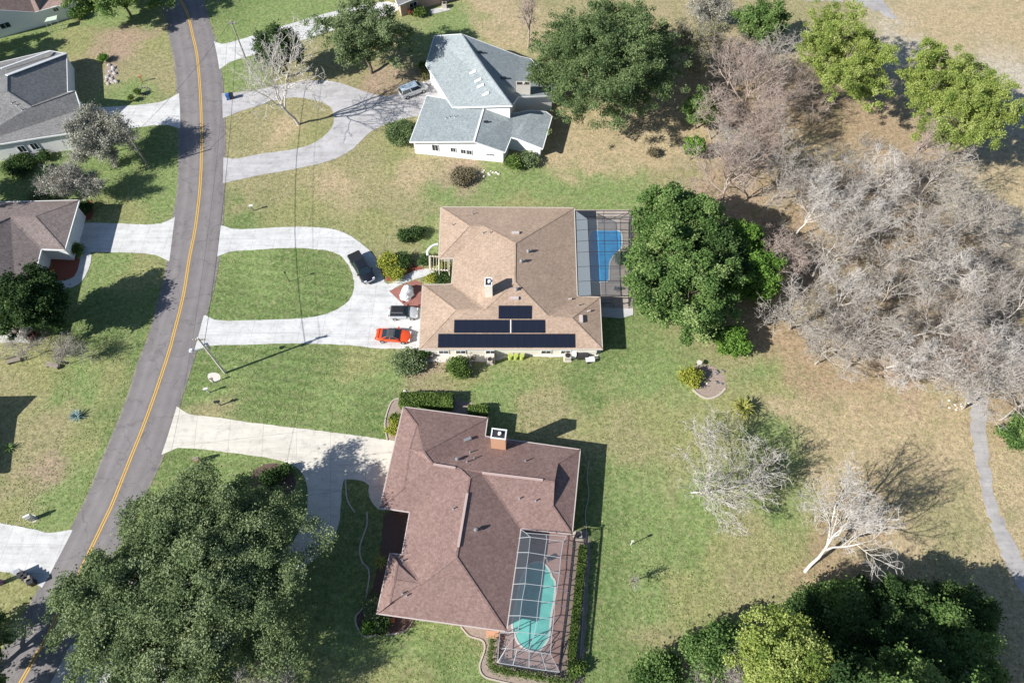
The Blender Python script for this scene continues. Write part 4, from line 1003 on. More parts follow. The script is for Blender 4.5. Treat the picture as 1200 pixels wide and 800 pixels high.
BB('dead white grey leaning tree on the dry grass by the gravel path', 943, 670, 13.5, 9.6, 'bark_white', 117, minr=.022, lean=(.8, .75), spread=.85, nm='dead_tree', thick=1.15, kids=(3, 4), ntw=4)
BT('bare grey tree at the bottom edge against the huge live oak', 305, 788, 8, 4.6, 'bark_grey', 106, nm='bare_tree', minr=.022)
BT('small bare grey tree at the left edge below the dark evergreen', 15, 410, 4.5, 3.4, 'bark_grey', 107, levels=3, kids=(4, 5))
BT('bare grey shrubby tree right of the benches on the left lawn', 68, 415, 4.2, 3.2, 'bark_grey', 108, levels=3, kids=(4, 5))
BT('bare grey tree at the edge of the lower right thicket, left of the bright pine', 862, 798, 7, 3.8, 'bark_grey', 109)
BB('tall bare pinkish pole like tree at the top beside the wide oak', 619, 55, 13, 2.0, 'bark_pink', 110, levels=3, trunk=.6, nm='bare_trunk_tree')
BT('grey yellow half bare tree right of the wide oak', 815, 45, 10, 5.5, 'bark_grey', 111, moss=M['leaf_olive'], nmoss=12000, nm='half_bare_tree')
BT('grey half bare tree at the top behind the pinkish trees', 850, 8, 9, 5.2, 'bark_grey', 112, moss=M['leaf_moss'], nmoss=10000, nm='half_bare_tree')
# the bare grove: six kinds built once, then copied
protos = {}
kinds = [('bark_pink', 201, 13, 6.2), ('bark_grey', 202, 12, 6.0), ('bark_white', 203, 11, 6.2), ('bark_grey', 204, 9, 5.4), ('bark_pink', 205, 10, 5.6), ('bark_grey', 206, 12, 6.4)]
grove = [(0,882,98,'tallest pinkish bare tree at the top left of the bare grove'),(4,845,128,'pinkish bare tree nearest the wide oak'),(0,915,140,'pinkish grey bare tree above the small bright green tree'),(3,868,178,'bare tree at the left end of the grove above the magnolias'),
 (1,925,192,'grey bare tree between the pinkish group and the main grove'),(5,905,72,'bare tree behind the tallest pinkish tree'),(2,948,245,'pale bare tree at the left shoulder of the main grove'),(1,995,212,'bare tree under the shadow of the upper pine'),
 (2,1050,192,'bare tree at the top of the main grove below the big pine'),(5,1105,212,'grey bare tree at the top right of the main grove'),(3,1148,250,'bare tree at the right edge of the grove casting shade on the sand'),
 (4,925,292,'bare tree right of the bright green clump'),(1,975,290,'grey bare tree in the left middle of the grove'),(2,1022,262,'white bare tree above the centre of the grove'),(5,1072,272,'grey bare tree right above the centre of the grove'),
 (2,1122,300,'white bare tree in the right middle of the grove'),(3,1165,325,'bare tree at the right side of the grove'),(1,950,350,'bare tree at the lower left edge of the grove behind the dry clearing'),(2,1000,345,'white bare tree left of the centre of the grove'),
 (5,1052,335,'bare tree at the very centre of the grove'),(1,1100,362,'grey bare tree right of the centre of the grove'),(2,1150,385,'white bare tree in the lower right of the grove'),(3,975,402,'low bare tree at the lower left end of the grove'),
 (5,1022,398,'grey bare tree on the lower edge of the grove'),(2,1070,400,'white bare tree on the lower edge of the grove near the brown litter'),(4,1118,418,'pinkish bare tree on the lower edge of the grove toward the path'),
 (2,1192,415,'white bare tree at the right edge above the gravel path'),(1,1170,448,'bare tree leaning over the start of the gravel path'),(5,1215,350,'bare tree cut by the right edge beside the grove'),(3,1205,470,'bare tree at the right edge just past the gravel path start'),
 (0,1085,160,'pinkish bare tree standing under the big pine'),(0,862,70,'pinkish bare tree behind the tallest one of the grove'),(4,898,118,'pinkish bare tree in the middle of the upper group'),
 (4,890,160,'pinkish grey bare tree in the lower middle of the upper group'),(0,858,205,'low pinkish bare tree at the foot of the upper group'),(4,930,105,'pinkish bare tree at the right side of the upper group')]
for i, (kd, px, py, lb) in enumerate(grove):
    bk, sd, H_, Rw = kinds[kd]; loc = at_crown(px, py, H_ * .62)
    if kd not in protos:
        protos[kd] = bare_tree('bare_grove_tree', lb, loc, H_, Rw, M[bk], sd, group='bare trees of the grey grove', kids=(2, 4) if kd in (1, 2, 5) else (2, 4), minr=.026, spread=1.0, ntw=4)
    else:
        copy_tree(protos[kd], loc, R.uniform(0, 6.28), lb, R.uniform(.85, 1.1))
# undergrowth of the grove
rg = random.Random(5); sg = []
poly = [(905,205),(1010,160),(1100,200),(1180,240),(1215,300),(1215,460),(1130,450),(1040,440),(960,425),(905,360),(890,280)]
def inside(x, y, P_):
    c = False; j = len(P_) - 1
    for i in range(len(P_)):
        if (P_[i][1] > y) != (P_[j][1] > y) and x < (P_[j][0] - P_[i][0]) * (y - P_[i][1]) / (P_[j][1] - P_[i][1]) + P_[i][0]: c = not c
        j = i
    return c
n_ = 0
while n_ < 1500:
    px, py = rg.uniform(880, 1230), rg.uniform(160, 470)
    if not inside(px, py, poly) or noise.noise((px * .02, py * .02, 4)) < -.15: continue
    n_ += 1; b0 = G(px, py)
    for _ in range(9):
        d = Vector((rg.gauss(0, .7), rg.gauss(0, .7), rg.uniform(.5, 1.3))).normalized(); L = rg.uniform(.6, 2.2); q = b0 + d * L * .5
        e = q + (d + Vector((rg.gauss(0, .4), rg.gauss(0, .4), rg.gauss(0, .2)))).normalized() * L * .5
        sg.append((*b0, *q, .02, .016)); sg.append((*q, *e, .016, .01))
        e2 = q + (d + Vector((rg.gauss(0, .8), rg.gauss(0, .8), 0))).normalized() * L * .4; sg.append((*q, *e2, .014, .01))
v, f = seg_mesh(sg, 3); o = fastmesh('undergrowth', v, f, 4, M['bark_grey']); props(o, 'tangled bare twiggy undergrowth beneath the grey leafless grove', 'undergrowth', kind='stuff')

# ------------------------------------------------------------------ shrubs
def shrub(label, px, py, r, h, mat, seed, n=None, leaf=.11, ry=None, nm='shrub', group=None, rz=0.0, boxy=False):
    rng = np.random.default_rng(seed); ry = ry or r; n = n or int(900 * r * ry * (1 + h)) + 300
    loc = at_crown(px, py, h * .5); root = thing(nm, label, 'hedge' if nm == 'hedge' else 'shrub', loc, rz, group)
    st = [(0, 0, 0, rng.normal(0, r * .4), rng.normal(0, ry * .4), h * .7, .04, .015) for _ in range(9)]
    v, f = seg_mesh(st, 4); fastmesh('stems', v, f, 4, M['bark_dark'], parent=root)
    if boxy:
        C = rng.uniform(-1, 1, (n, 3)); ax = rng.integers(0, 3, n); sgn = np.sign(rng.uniform(-1, 1, n))
        for k_ in range(n): C[k_, ax[k_]] = (1 if ax[k_] == 2 else sgn[k_]) * rng.uniform(.86, 1.03)
        C = C * np.array([[r, ry, h * .5]]); C[:, 2] += h * .5
        C += rng.normal(0, .05, C.shape); tone = np.array([.5 + .5 * noise.noise((c[0] * .9, c[1] * .9, seed)) for c in C]) + rng.normal(0, .15, n)
    else:
        P = clumps(rng, seed, r * .8, ry * .8, h * .5, h * .45, max(8, int(14 * r * ry + 8)), .35, .5); P[:, 2] = np.clip(P[:, 2], .12, None)
        ci = rng.integers(0, len(P), n); C = P[ci] + rng.normal(0, 1, (n, 3)) * np.array([[.16 + .1 * r, .16 + .1 * r, .12 + .05 * h]]); C[:, 2] = np.maximum(C[:, 2], .05)
        tone = np.clip(rng.normal(.45, .2, len(P)), 0, 1)[ci] + rng.normal(0, .15, n)
    leaf_mesh('foliage', C, rng, leaf, M[mat], root, tone=tone)
    return root
def rosette(label, px, py, r, n, mat, seed, h=.6, nm='agave', width=.16, droop=.3, cat='plant', trunk=0.0):
    rng = random.Random(seed); p = G(px, py, h * .5 + trunk); root = thing(nm, label, cat, (p.x, p.y, 0)); mb = MB()
    tn = []
    for i in range(n):
        a = 6.283 * i * .382 + rng.uniform(-.1, .1); el = .1 + 1.2 * (i / n); L = r * rng.uniform(.8, 1.1)
        d = Vector((math.cos(a), math.sin(a), 0)); t = Vector((-math.sin(a), math.cos(a), 0)); pts = []
        for k_ in range(5):
            s = k_ / 4; x = L * s * math.cos(el * (1 - .3 * s)); z = trunk + .1 + L * s * math.sin(el) - droop * L * s * s; pts.append((d * x + Vector((0, 0, max(z, .06))), width * (1 - s) ** .7 * (.6 + .8 * s * (1 - s) * 2) + .01))
        for k_ in range(4):
            (a0, w0), (a1, w1) = pts[k_], pts[k_+1]; mb.poly([a0 - t * w0, a0 + t * w0, a1 + t * w1, a1 - t * w1]); tn.append(.2 + .7 * rng.random())
    o = mb.build('leaves', M[mat], root, local=True)
    a = o.data.attributes.new('tone', 'FLOAT', 'FACE'); a.data.foreach_set('value', np.array(tn[:len(o.data.polygons)], dtype=np.float32))
    tb = MB(); tb.tube((0, 0, -.05), (0, 0, trunk + .2), .16, .12); tb.build('stem', M['bark_dark'], root, local=True)
    return root
SH = [('left of two round dark shrubs on a mulch ring left of the tan roof',474,277,1.15,1.3,'leaf_dark'),('right of two round dark shrubs on a mulch ring left of the tan roof',489,273,1.15,1.3,'leaf_dark'),
 ('bright yellow green croton bush behind the black pickup',456,307,1.5,1.6,'leaf_yellow'),('lower part yellow green bush by the curved walk',463,319,1.4,1.0,'leaf_yellow'),('dark green bush in the shade of the croton',472,306,1.3,1.4,'leaf_dark'),
 ('round clipped shrub against the cream arbor',500,305,1.0,1.4,'leaf_dark'),('round dark shrub in the front corner of the tan roofed house',520,325,1.2,1.2,'leaf_dark'),('yellow green shrub inside the cream arbor',521,312,.8,1.0,'leaf_yellow'),('small yellow green shrub beside the front walk',506,328,.7,.7,'leaf_yellow'),
 ('large bushy green shrub at the corner of the silver blue garage roof',471,155,2.6,2.4,'leaf_oak'),('shrub at the foot of the white wall between the roof wings',603,190,1.5,1.6,'leaf_hedge'),('greyish shrub below the right wing of the silver blue roof',620,187,1.5,1.5,'leaf_oak_grey'),
 ('brown wispy ornamental grass clump in the dry lawn above the tan roof',541,207,2.0,1.2,'leaf_brown'),('grey green wispy shrub below the corner of the tan roof nearest the cars',480,424,2.0,1.5,'leaf_oak_grey'),
 ('bright green upright bush below the solar panels with a dark shadow',538,430,1.5,2.2,'leaf_hedge'),('dark shrub tucked under the lower left eave of the tan roof',496,414,.9,1.1,'leaf_dark'),
 ('yellow green bush on the left rim of the round back lawn bed',808,442,1.5,1.5,'leaf_yellow'),('small bright green ball shrub in the dark bed beside the brown roof corner',430,733,.7,.8,'leaf_bright'),
 ('grey leafy shrub in the shaded bed left of the brown roof corner',437,712,1.2,1.2,'leaf_oak_grey'),('dark shrub in the bed below the brown roof corner',447,733,.9,.8,'leaf_dark'),
 ('upper yellow green shrub in the curved bed left of the brown garage roof',463,491,.6,.6,'leaf_hedge'),('middle yellow green shrub in the curved bed left of the brown garage roof',463,494.5,.55,.7,'leaf_yellow'),('lower yellow green shrub in the curved bed left of the brown garage roof',461,505,.7,.8,'leaf_yellow'),
 ('small dark shrub in the shaded round bed of the lower lawn',318,560,1.2,1.2,'leaf_dark'),('second shrub in the shaded round bed of the lower lawn',335,552,.8,.9,'leaf_dark'),
 ('clipped round shrub at the garage corner of the mauve roof',88,292,1.0,1.3,'leaf_hedge'),('shaded clipped shrub beside the mauve roof upper corner',101,243,1.1,1.2,'leaf_dark'),('left round shrub at the upper eave of the mauve roof',41,231,.9,1.0,'leaf_oak_grey'),('right round shrub at the upper eave of the mauve roof',59,230,1.1,1.0,'leaf_oak_grey'),
 ('small round green shrub in the lawn beside the pile of rocks',122,69,.8,.9,'leaf_bright'),('fan shaped green plant at the corner of the pinkish roofed house',90,17,1.3,1.3,'leaf_hedge'),
 ('dark hedge like shrub under the windows of the grey roofed house',24,194,2.4,.8,'leaf_dark'),('dark round shrub right of the windows of the grey roofed house',51,184,.9,1.0,'leaf_dark'),
 ('bright green clipped shrub beside the pinkish wall at the top edge',490,15,1.3,1.2,'leaf_hedge'),('orange flowering low shrub by the white wall at the top edge',483,17,.5,.6,'flower_red'),
 ('red bromeliad bed plant under the bare trees of the left lawn',38,394,.7,.4,'flower_red'),('shrub at the lower right end of the pool cage hedge',676,782,1.0,.7,'leaf_hedge'),
 ('tan dry bush between the silver van and the silver blue roof',500,87,1.1,.8,'leaf_olive'),('small green shrub against the white house wall near the van',498,79,1.0,.9,'leaf_hedge'),
 ('small potted shrub on the blue pool deck beside its lower curve',727,303,.9,1.1,'leaf_dark'),('wispy brown grass tuft alone in the dry back lawn',765,180,.9,.7,'leaf_brown'),
 ('small shrub at the roadside rock ring, left one',155,118,.4,.4,'leaf_hedge'),('small shrub at the roadside rock ring, right one',163,110,.5,.5,'leaf_hedge')]
for i, (lb, px, py, r_, h_, mt) in enumerate(SH): shrub(lb, px, py, r_, h_, mt, 300 + i)
shrub('long clipped green hedge along the upper wall of the brown roofed house', 500, 470, 3.3, 1.6, 'leaf_hedge', 401, n=9000, ry=.85, nm='hedge', rz=-.02, boxy=True)
shrub('short rounded green hedge right of the long hedge by the brown roof', 560, 481, 1.2, 1.1, 'leaf_hedge', 402, ry=.6, nm='hedge', boxy=True)
pA = G(681, 640); pB = G(668, 765)
shrub('narrow tall green hedge running beside the right side of the teal pool cage', 677, 702, .36, 1.0, 'leaf_hedge', 403, n=9000, ry=(pA - pB).length / 2, nm='hedge', rz=-math.atan2(pA.x - pB.x, pA.y - pB.y), boxy=True)
rowp = [(576,752),(576,759),(575,766),(575,774),(577,781),(583,785),(589,786),(595,787.5),(601,788.5),(610,790),(616,791.5),(622,793),(629,794),(636,795.5),(645,797),(652,798.5),(659,800),(666,801)]
proto = None
for i, (x, y) in enumerate(rowp):
    loc = at_crown(x, y, .25)
    lb = (['topmost','second','third','fourth'][i] + ' small shrub in the short column left of the teal pool cage corner') if i < 4 else (['first','second','third','fourth','fifth','sixth','seventh','eighth','ninth','tenth','eleventh','twelfth','thirteenth','fourteenth'][i-4] + ' small shrub from the left in the row below the teal pool cage')
    if proto is None: proto = shrub(lb, x, y, .25, .55, 'leaf_hedge', 420, n=200, leaf=.07, group='small shrubs in a row below the pool cage')
    else: copy_tree(proto, loc, R.uniform(0, 6.28), lb, R.uniform(.85, 1.15))
rosette('blue green spiky agave alone in the left lawn', 89, 487, 1.15, 34, 'leaf_agave', 1, width=.09)
rosette('small dark green cycad with white stones at its base, left lawn', 10, 524, .9, 26, 'leaf_mag', 2, nm='cycad', width=.07)
rosette('golden green pindo palm beside the round bed in the back lawn', 872, 476, 1.9, 48, 'leaf_gold', 3, nm='palm', h=1.4, width=.15, trunk=.6, droop=.45)
rosette('spiky yellow green yucca beside the shaded bed of the brown roof', 446, 658, 1.2, 26, 'leaf_gold', 4, nm='yucca', width=.08)
BB('thin staked sapling with few leaves alone in the back lawn', 738, 683, 3.0, .6, 'bark_grey', 120, levels=2, moss=M['leaf_olive'], nmoss=60, nm='sapling', ntw=2)

# ------------------------------------------------------------------ street poles and wires
def pole(label, px, py, H, mat, arm, lamp=False, xarm=0.0, rz=0.0, transf=False, taper=(.17, .11)):
    p = G(px, py); root = thing('utility_pole', label, 'utility pole', (p.x, p.y, 0))
    mb = MB(); mb.tube((0, 0, -.2), (0, 0, H), taper[0], taper[1], n=12); mb.build('pole', mat, root, local=True, smooth=False)
    tops = []
    d = Vector((math.cos(rz), math.sin(rz), 0))
    if xarm:
        MB().box((0, 0, H - .5), (xarm, .12, .14), rz=rz).build('crossarm', M['wood'], root, local=True)
        ib = MB()
        for k_ in (-1, -.5, .5, 1): q = d * (k_ * (xarm / 2 - .1)); ib.tube(q + Vector((0, 0, H - .42)), q + Vector((0, 0, H - .18)), .06, .035); tops.append(p + q + Vector((0, 0, H - .2)))
        ib.build('insulator', M['trim_white'], root, local=True)
    if transf:
        t = MB(); t.tube((.35, .1, H - 2.6), (.35, .1, H - 1.75), .24, n=14); t.tube((.35, .1, H - 1.75), (.35, .1, H - 1.6), .2, .08, n=14); t.beam((0, 0, H - 2.2), (.3, .1, H - 2.2), .08, .08)
        t.build('transformer', M['steel'], root, local=True)
    if lamp:
        l = MB(); a0 = Vector((0, 0, H - 3.2)); a1 = Vector((arm[0], arm[1], H - 2.8)); l.beam(a0, a1, .07, .07); l.build('lamp_arm', M['steel'], root, local=True)
        h_ = MB(); h_.tube(a1 - Vector((0, 0, .12)), a1 + Vector((0, 0, .08)), .3, .2, n=12); h_.build('lamp_head', M['lamp_lens'], root, local=True)
    return p, tops or [p + Vector((0, 0, H - .3))], root
p1, t1, _ = pole('pale concrete utility pole with a transformer and street lamp below the loop drive', 264, 437, 9.2, M['stone_pale'], (-1.9, -.1), True, 1.5, .1, True)
p2, t2, _ = pole('timber utility pole at the upper driveway right of the road', 294, 84, 9.8, M['woodpole'], (-1.2, 0), False, 1.2, .15, False, (.15, .1))
p3, t3, _ = pole('thin timber pole in the left lawn beside the moss hung trees', 175, 197, 6.6, M['wood'], (0, 0), False, 0, 0, False, (.13, .09))
def wire(label, a, b, sag, r=.014):
    mb = MB(); n = 24; pts = []
    for k_ in range(n + 1): s = k_ / n; pts.append(a.lerp(b, s) - Vector((0, 0, sag * 4 * s * (1 - s))))
    for k_ in range(n): mb.tube(pts[k_], pts[k_+1], r, n=4, cap=False)
    o = mb.build('overhead_wire', M['metal_dark']); props(o, label, 'wire', 'overhead wires between the poles')
wire('thin top wire between the concrete pole and the upper timber pole', t1[0], t2[0], 1.2)
wire('thick low cable between the concrete pole and the upper timber pole', p1 + Vector((0, 0, 7.2)), p2 + Vector((0, 0, 7.4)), 1.5, .03)
wire('wire crossing the road from the upper timber pole to the thin lawn pole', t2[1], t3[0], .8, .02)
wire('overhead wire running from the concrete pole down to the lower left past the oak', t1[0], G(120, 830, 9), 1.4)
wire('overhead wire running from the upper timber pole out over the top edge', t2[0], G(262, -120, 9), 1.0)
g0 = G(304, 437.5)
MB().tube(g0 + Vector((0, 0, 0)), p1 + Vector((0, 0, 6.5)), .012, n=4).build('guy_wire', M['steel']).update_tag()
o = bpy.data.objects['guy_wire']; props(o, 'slanting guy wire anchored in the lawn right of the concrete pole', 'guy wire')

# ------------------------------------------------------------------ cars
def car(name, label, px, py, heading, L, Wd, paint, roofm, style):
    p = G(px, py, .6); root = thing(name, label, 'pickup truck' if style == 'pickup' else ('minivan' if style == 'van' else 'car'), (p.x, p.y, 0), heading)
    hw = Wd / 2; f = L / 2
    S = dict(
     coupe=dict(st=[(-f,.74,.55,.72),(-f+.12,.86,.38,.86),(-f+.6,.95,.25,.96),(-f+1.3,1.0,.22,.99),(-.2,.94,.2,.93),(.7,.95,.2,.92),(f-1.0,.99,.22,.86),(f-.4,.93,.25,.76),(f-.1,.80,.35,.66),(f,.62,.45,.58)], cab=(-1.55,1.0,-.75,.28,1.33), wr=.34),
     hatch=dict(st=[(-f,.80,.5,.85),(-f+.1,.93,.3,.98),(-f+.5,1.0,.25,1.02),(0,1.0,.22,1.0),(f-.95,1.0,.22,.98),(f-.35,.93,.28,.86),(f-.05,.78,.38,.72),(f,.62,.45,.6)], cab=(-f+.15,.95,-f+.4,.15,1.5), wr=.32),
     van=dict(st=[(-f,.88,.45,.95),(-f+.1,.97,.3,1.08),(-f+.5,1.0,.28,1.1),(0,1.0,.26,1.08),(f-1.2,1.0,.26,1.02),(f-.5,.94,.3,.88),(f-.08,.8,.4,.72),(f,.62,.45,.62)], cab=(-f+.1,1.55,-f+.35,.75,1.75), wr=.34),
     pickup=dict(st=[(-f,.95,.5,1.05),(-f+.08,.99,.42,1.16),(-.6,1.0,.4,1.16),(.2,1.0,.4,1.16),(f-1.4,1.0,.4,1.15),(f-.4,.98,.4,1.1),(f-.06,.86,.45,.95),(f,.76,.5,.82)], cab=(-.95,1.65,-.7,.95,1.88), wr=.41))[style]
    rings = []
    for x, w, zb, zt in S['st']:
        w *= hw
        prof = [(-w*.9, zb), (-w, zb+.12), (-w, zt-.22), (-w*.93, zt-.06), (-w*.78, zt), (0, zt+.035), (w*.78, zt), (w*.93, zt-.06), (w, zt-.22), (w, zb+.12), (w*.9, zb)]
        rings.append([(x, y, z) for y, z in prof])
    b = MB(); b.loft(rings[::-1]); body = b.build('body', paint, root, local=True, smooth=True)
    md = body.modifiers.new('edge', 'EDGE_SPLIT'); md.split_angle = math.radians(38)
    cx0, cx1, rx0, rx1, zr = S['cab']; zb = S['st'][3][3] - .03; bw = hw * .9; tw = hw * .72
    cab = MB(); B_ = [(cx0, -bw), (cx1, -bw), (cx1, bw), (cx0, bw)]; T_ = [(rx0, -tw), (rx1, -tw), (rx1, tw), (rx0, tw)]
    cab.loft([[(x, y, zb) for x, y in B_], [(x, y, zr - .05) for x, y in T_]]); cab.build('cabin', M['black'] if style == 'hatch' else paint, root, local=True)
    rp = MB(); e = .05
    rp.loft([[(rx0-e, -tw-.03, zr-.06), (rx1+e, -tw-.03, zr-.06), (rx1+e, tw+.03, zr-.06), (rx0-e, tw+.03, zr-.06)], [(rx0, -tw, zr-.01), (rx1, -tw, zr-.01), (rx1, tw, zr-.01), (rx0, tw, zr-.01)], [(rx0+.2, -tw*.7, zr+.03), (rx1-.2, -tw*.7, zr+.03), (rx1-.2, tw*.7, zr+.03), (rx0+.2, tw*.7, zr+.03)]]); rp.build('roof', roofm, root, local=True)
    def pane(nm, q, off):
        q = [Vector(v) for v in q]; c = sum(q, Vector()) / 4; n = (q[1]-q[0]).cross(q[2]-q[0]).normalized()
        if n.dot(c - Vector(((cx0+cx1)/2, 0, zb))) < 0: n = -n; q = q[::-1]
        q = [c + (v - c) * off + n * .012 for v in q]; MB().poly(q).build(nm, M['glass'], root, local=True)
    bt = lambda x, y: (x, y, zb); tp = lambda x, y: (x, y, zr - .05)
    pane('windshield', [bt(cx1, -bw), bt(cx1, bw), tp(rx1, tw), tp(rx1, -tw)], .9)
    pane('rear_window', [bt(cx0, -bw), bt(cx0, bw), tp(rx0, tw), tp(rx0, -tw)], .86)
    for s in (-1, 1):
        m0 = .5 * (cx0 + cx1) - .1; m1 = .5 * (rx0 + rx1) - .05
        pane('side_window', [bt(cx0, s*bw), bt(m0, s*bw), tp(m1, s*tw), tp(rx0, s*tw)], .88)
        pane('side_window', [bt(m0, s*bw), bt(cx1, s*bw), tp(rx1, s*tw), tp(m1, s*tw)], .88)
        m = MB(); m.box((cx1 - .35, s * (hw + .1), zb + .08), (.16, .24, .16)); m.build('mirror', paint if style != 'hatch' else M['black'], root, local=True)
        h = MB(); h.box((f - .16, s * hw * .62, S['st'][-3][3] - .16), (.3, hw * .36, .14)); h.build('headlight', M['lamp_lens'], root, local=True)
        t = MB(); t.box((-f + .02, s * hw * .66, S['st'][1][3] - .18), (.12, hw * .34, .16)); t.build('taillight', M['red_plastic'], root, local=True)
    wr = S['wr']
    for x in (-f + .95 * L / 4.6, f - .9 * L / 4.6):
        for s in (-1, 1):
            w = MB(); w.tube((x, s * (hw - .2), wr), (x, s * (hw + .02), wr), wr, n=20); o = w.build('wheel', M['rubber'], root, local=True)
            r_ = MB(); r_.tube((x, s * (hw + .005), wr), (x, s * (hw + .035), wr), wr * .62, wr * .55, n=14); r_.build('rim', M['chrome'], o, local=True)
    if style == 'pickup':
        t = MB(); t.box((-f + .98, 0, 1.19), (1.75, Wd * .84, .05)); t.build('bed_cover', M['black'], root, local=True)
        g = MB(); g.loft([[(f - .02, -hw*.7, .72), (f + .05, -hw*.7, .72), (f + .05, -hw*.7, .95), (f - .02, -hw*.7, .95)], [(f + .06, 0, .72), (f + .13, 0, .72), (f + .13, 0, .95), (f + .06, 0, .95)], [(f - .02, hw*.7, .72), (f + .05, hw*.7, .72), (f + .05, hw*.7, .95), (f - .02, hw*.7, .95)]]); g.build('grille', M['chrome'], root, local=True)
    if style == 'hatch':
        for s in (-1, 1): MB().box(((rx0 + rx1) / 2, s * tw * .9, zr + .04), ((rx1 - rx0) * .9, .05, .05)).build('roof_rail', M['steel'], root, local=True)
    if style == 'coupe':
        MB().box((-f + .35, 0, 1.02), (.22, Wd * .8, .04)).build('spoiler', paint, root, local=True)
    return root
def head(x0, y0, x1, y1): a = G(x0, y0, .5); b = G(x1, y1, .5); return math.atan2(b.y - a.y, b.x - a.x)
car('parked_pickup', 'black pickup truck parked at the bend of the loop driveway', 424, 314, head(413, 297, 434, 331), 5.6, 2.0, M['paint_black'], M['paint_black'], 'pickup')
car('parked_hatchback', 'small silver hatchback with a black roof parked nearest the covered motorcycle', 473, 366.5, 0.0, 3.95, 1.78, M['paint_silver'], M['black'], 'hatch')
car('parked_coupe', 'orange red coupe with a dark roof parked beside the tan roofed house', 461, 393, -.07, 4.7, 1.9, M['paint_orange'], simple('dark_grey_soft_top', (.06, .062, .065), .7), 'coupe')
car('parked_minivan', 'silver minivan parked at the end of the upper driveway', 484, 105.5, head(467, 112, 499, 100), 5.0, 1.95, M['paint_van'], simple('sky_reflecting_van_roof', (.50, .60, .68), .3, coat=.6), 'van')  # roof's blue is the sky reflection put into its colour
# covered motorcycle: draped cover over a long form
def covered(label, px, py):
    p = G(px, py, .6); root = thing('covered_motorcycle', label, 'covered vehicle', (p.x, p.y, 0), head(473, 350, 481, 333)); mb = MB(); rings = []
    for i, (x, w, h) in enumerate(((-1.2,.25,.45),(-1.05,.55,.85),(-.7,.75,1.05),(-.25,.72,1.1),(.2,.82,1.45),(.5,.72,1.55),(.85,.55,1.1),(1.15,.4,.8),(1.3,.15,.4))):
        r = []
        for k_ in range(13):
            t = math.pi * k_ / 12; fl = 1 + .09 * math.sin(k_ * 2.7 + i * 1.9); r.append((x + .05 * math.sin(k_ * 1.7 + i), -math.cos(t) * w * fl * (1.15 - .4 * math.sin(t)), .03 + h * math.sin(t) ** .75))
        rings.append(r)
    mb.loft(rings[::-1], closed=True); mb.build('cover', M['fabric_white'], root, local=True)
    w = MB(); w.tube((-1.35, -.06, .12), (-1.35, .06, .12), .12, n=12); w.build('wheel', M['rubber'], root, local=True)
covered('motorcycle under a white cover on the red brick patch by the tan roof', 476.5, 342)
# ------------------------------------------------------------------ small things
def obj1(name, mb, mat, label, cat, group=None, z=None):
    o = mb.build(name, mat); return props(o, label, cat, group)
def mailbox(label, px, py, postm, boxm, rz=0.0, s=1.0, brick=False):
    p = G(px, py); root = thing('mailbox', label, 'mailbox', (p.x, p.y, 0), rz)
    if brick: MB().box((0, 0, .55), (.5, .5, 1.1)).build('post', postm, root, local=True)
    else: MB().box((0, 0, .5), (.14, .14, 1.05)).build('post', postm, root, local=True)
    b = MB(); z0 = 1.05 if not brick else 1.12; rr = []
    for x in (-.28 * s, .28 * s): rr.append([(x, -.12*s, z0), (x, -.12*s, z0+.16*s), (x, -.07*s, z0+.25*s), (x, .07*s, z0+.25*s), (x, .12*s, z0+.16*s), (x, .12*s, z0)])
    b.loft(rr); b.build('box', boxm, root, local=True); MB().box((.1, .14 * s, z0 + .2), (.04, .02, .2)).build('flag', M['red_plastic'], root, local=True)
mailbox('white utility marker box on a post beside the road, above the brown mailbox', 245, 460, M['trim_white'], M['trim_white'], .3)
mailbox('brown mailbox on a mulch patch above the cream driveway', 258, 475, M['bark_dark'] if False else M['wood'], M['black'], .2, 1.2)
mailbox('dark post mailbox on the pale stone patch beside the concrete pole', 251, 448, M['wood'], M['wood'], .3, .8)
mailbox('brown brick mailbox below the cream driveway near the huge oak', 234, 541, M['brick_orange'], M['wood'], .2, 1.2, True)
mailbox('white brick mailbox on a pink base above the lower left driveway', 39, 608, M['stone_pale'], M['trim_white'], .5, 1.3, True)
mailbox('purple mailbox at the left edge below the lower left driveway', 2, 683, M['purple'], M['purple'], .5, 1.4, True)
mailbox('small dark mailbox on a white post left of the road at the upper lawn', 167, 96, M['terracotta'], M['terracotta'], .2)
mailbox('small post at the roadside beside the upper loop driveway', 297, 247, M['wood'], M['trim_white'], .2)
sheet('stone_patch', [(243,438),(250,436),(258,438),(259,445),(251,449),(244,445)], .02, M['stone_pale'], 2)
sheet('stone_patch', [(33,604),(40,602),(45,607),(41,612),(34,611)], .02, M['stone_pale'], 1)
def trash_can(label, px, py, col, rz, group=None, s=1.0):
    p = G(px, py); root = thing('trash_can', label, 'trash can', (p.x, p.y, 0), rz, group)
    MB().box((0, 0, .5 * s), (.48 * s, .5 * s, .96 * s), taper=1.18).build('bin', col, root, local=True)
    MB().box((.0, 0, 1.01 * s), (.64 * s, .64 * s, .07 * s)).build('lid', col, root, local=True)
    w = MB()
    for k_ in (-1, 1): w.tube((-.26 * s, k_ * .2 * s, .12), (-.26 * s, k_ * .26 * s, .12), .12, n=12)
    w.build('wheel', M['rubber'], root, local=True); return root
for i, (x, y, lb, m_) in enumerate(((26,672,'round topped grey trash can at the left end of the driveway row','steel'),(30,675,'second trash can from the left in the row on the lower left driveway','black'),(34.5,677.5,'middle trash can in the row on the lower left driveway','black'),(38,680,'fourth trash can from the left in the row on the lower left driveway','wood'),(41,683,'trash can nearest the road in the row on the lower left driveway','black'))):
    trash_can(lb, x, y, M[m_], .5, 'trash cans in a row at the road')
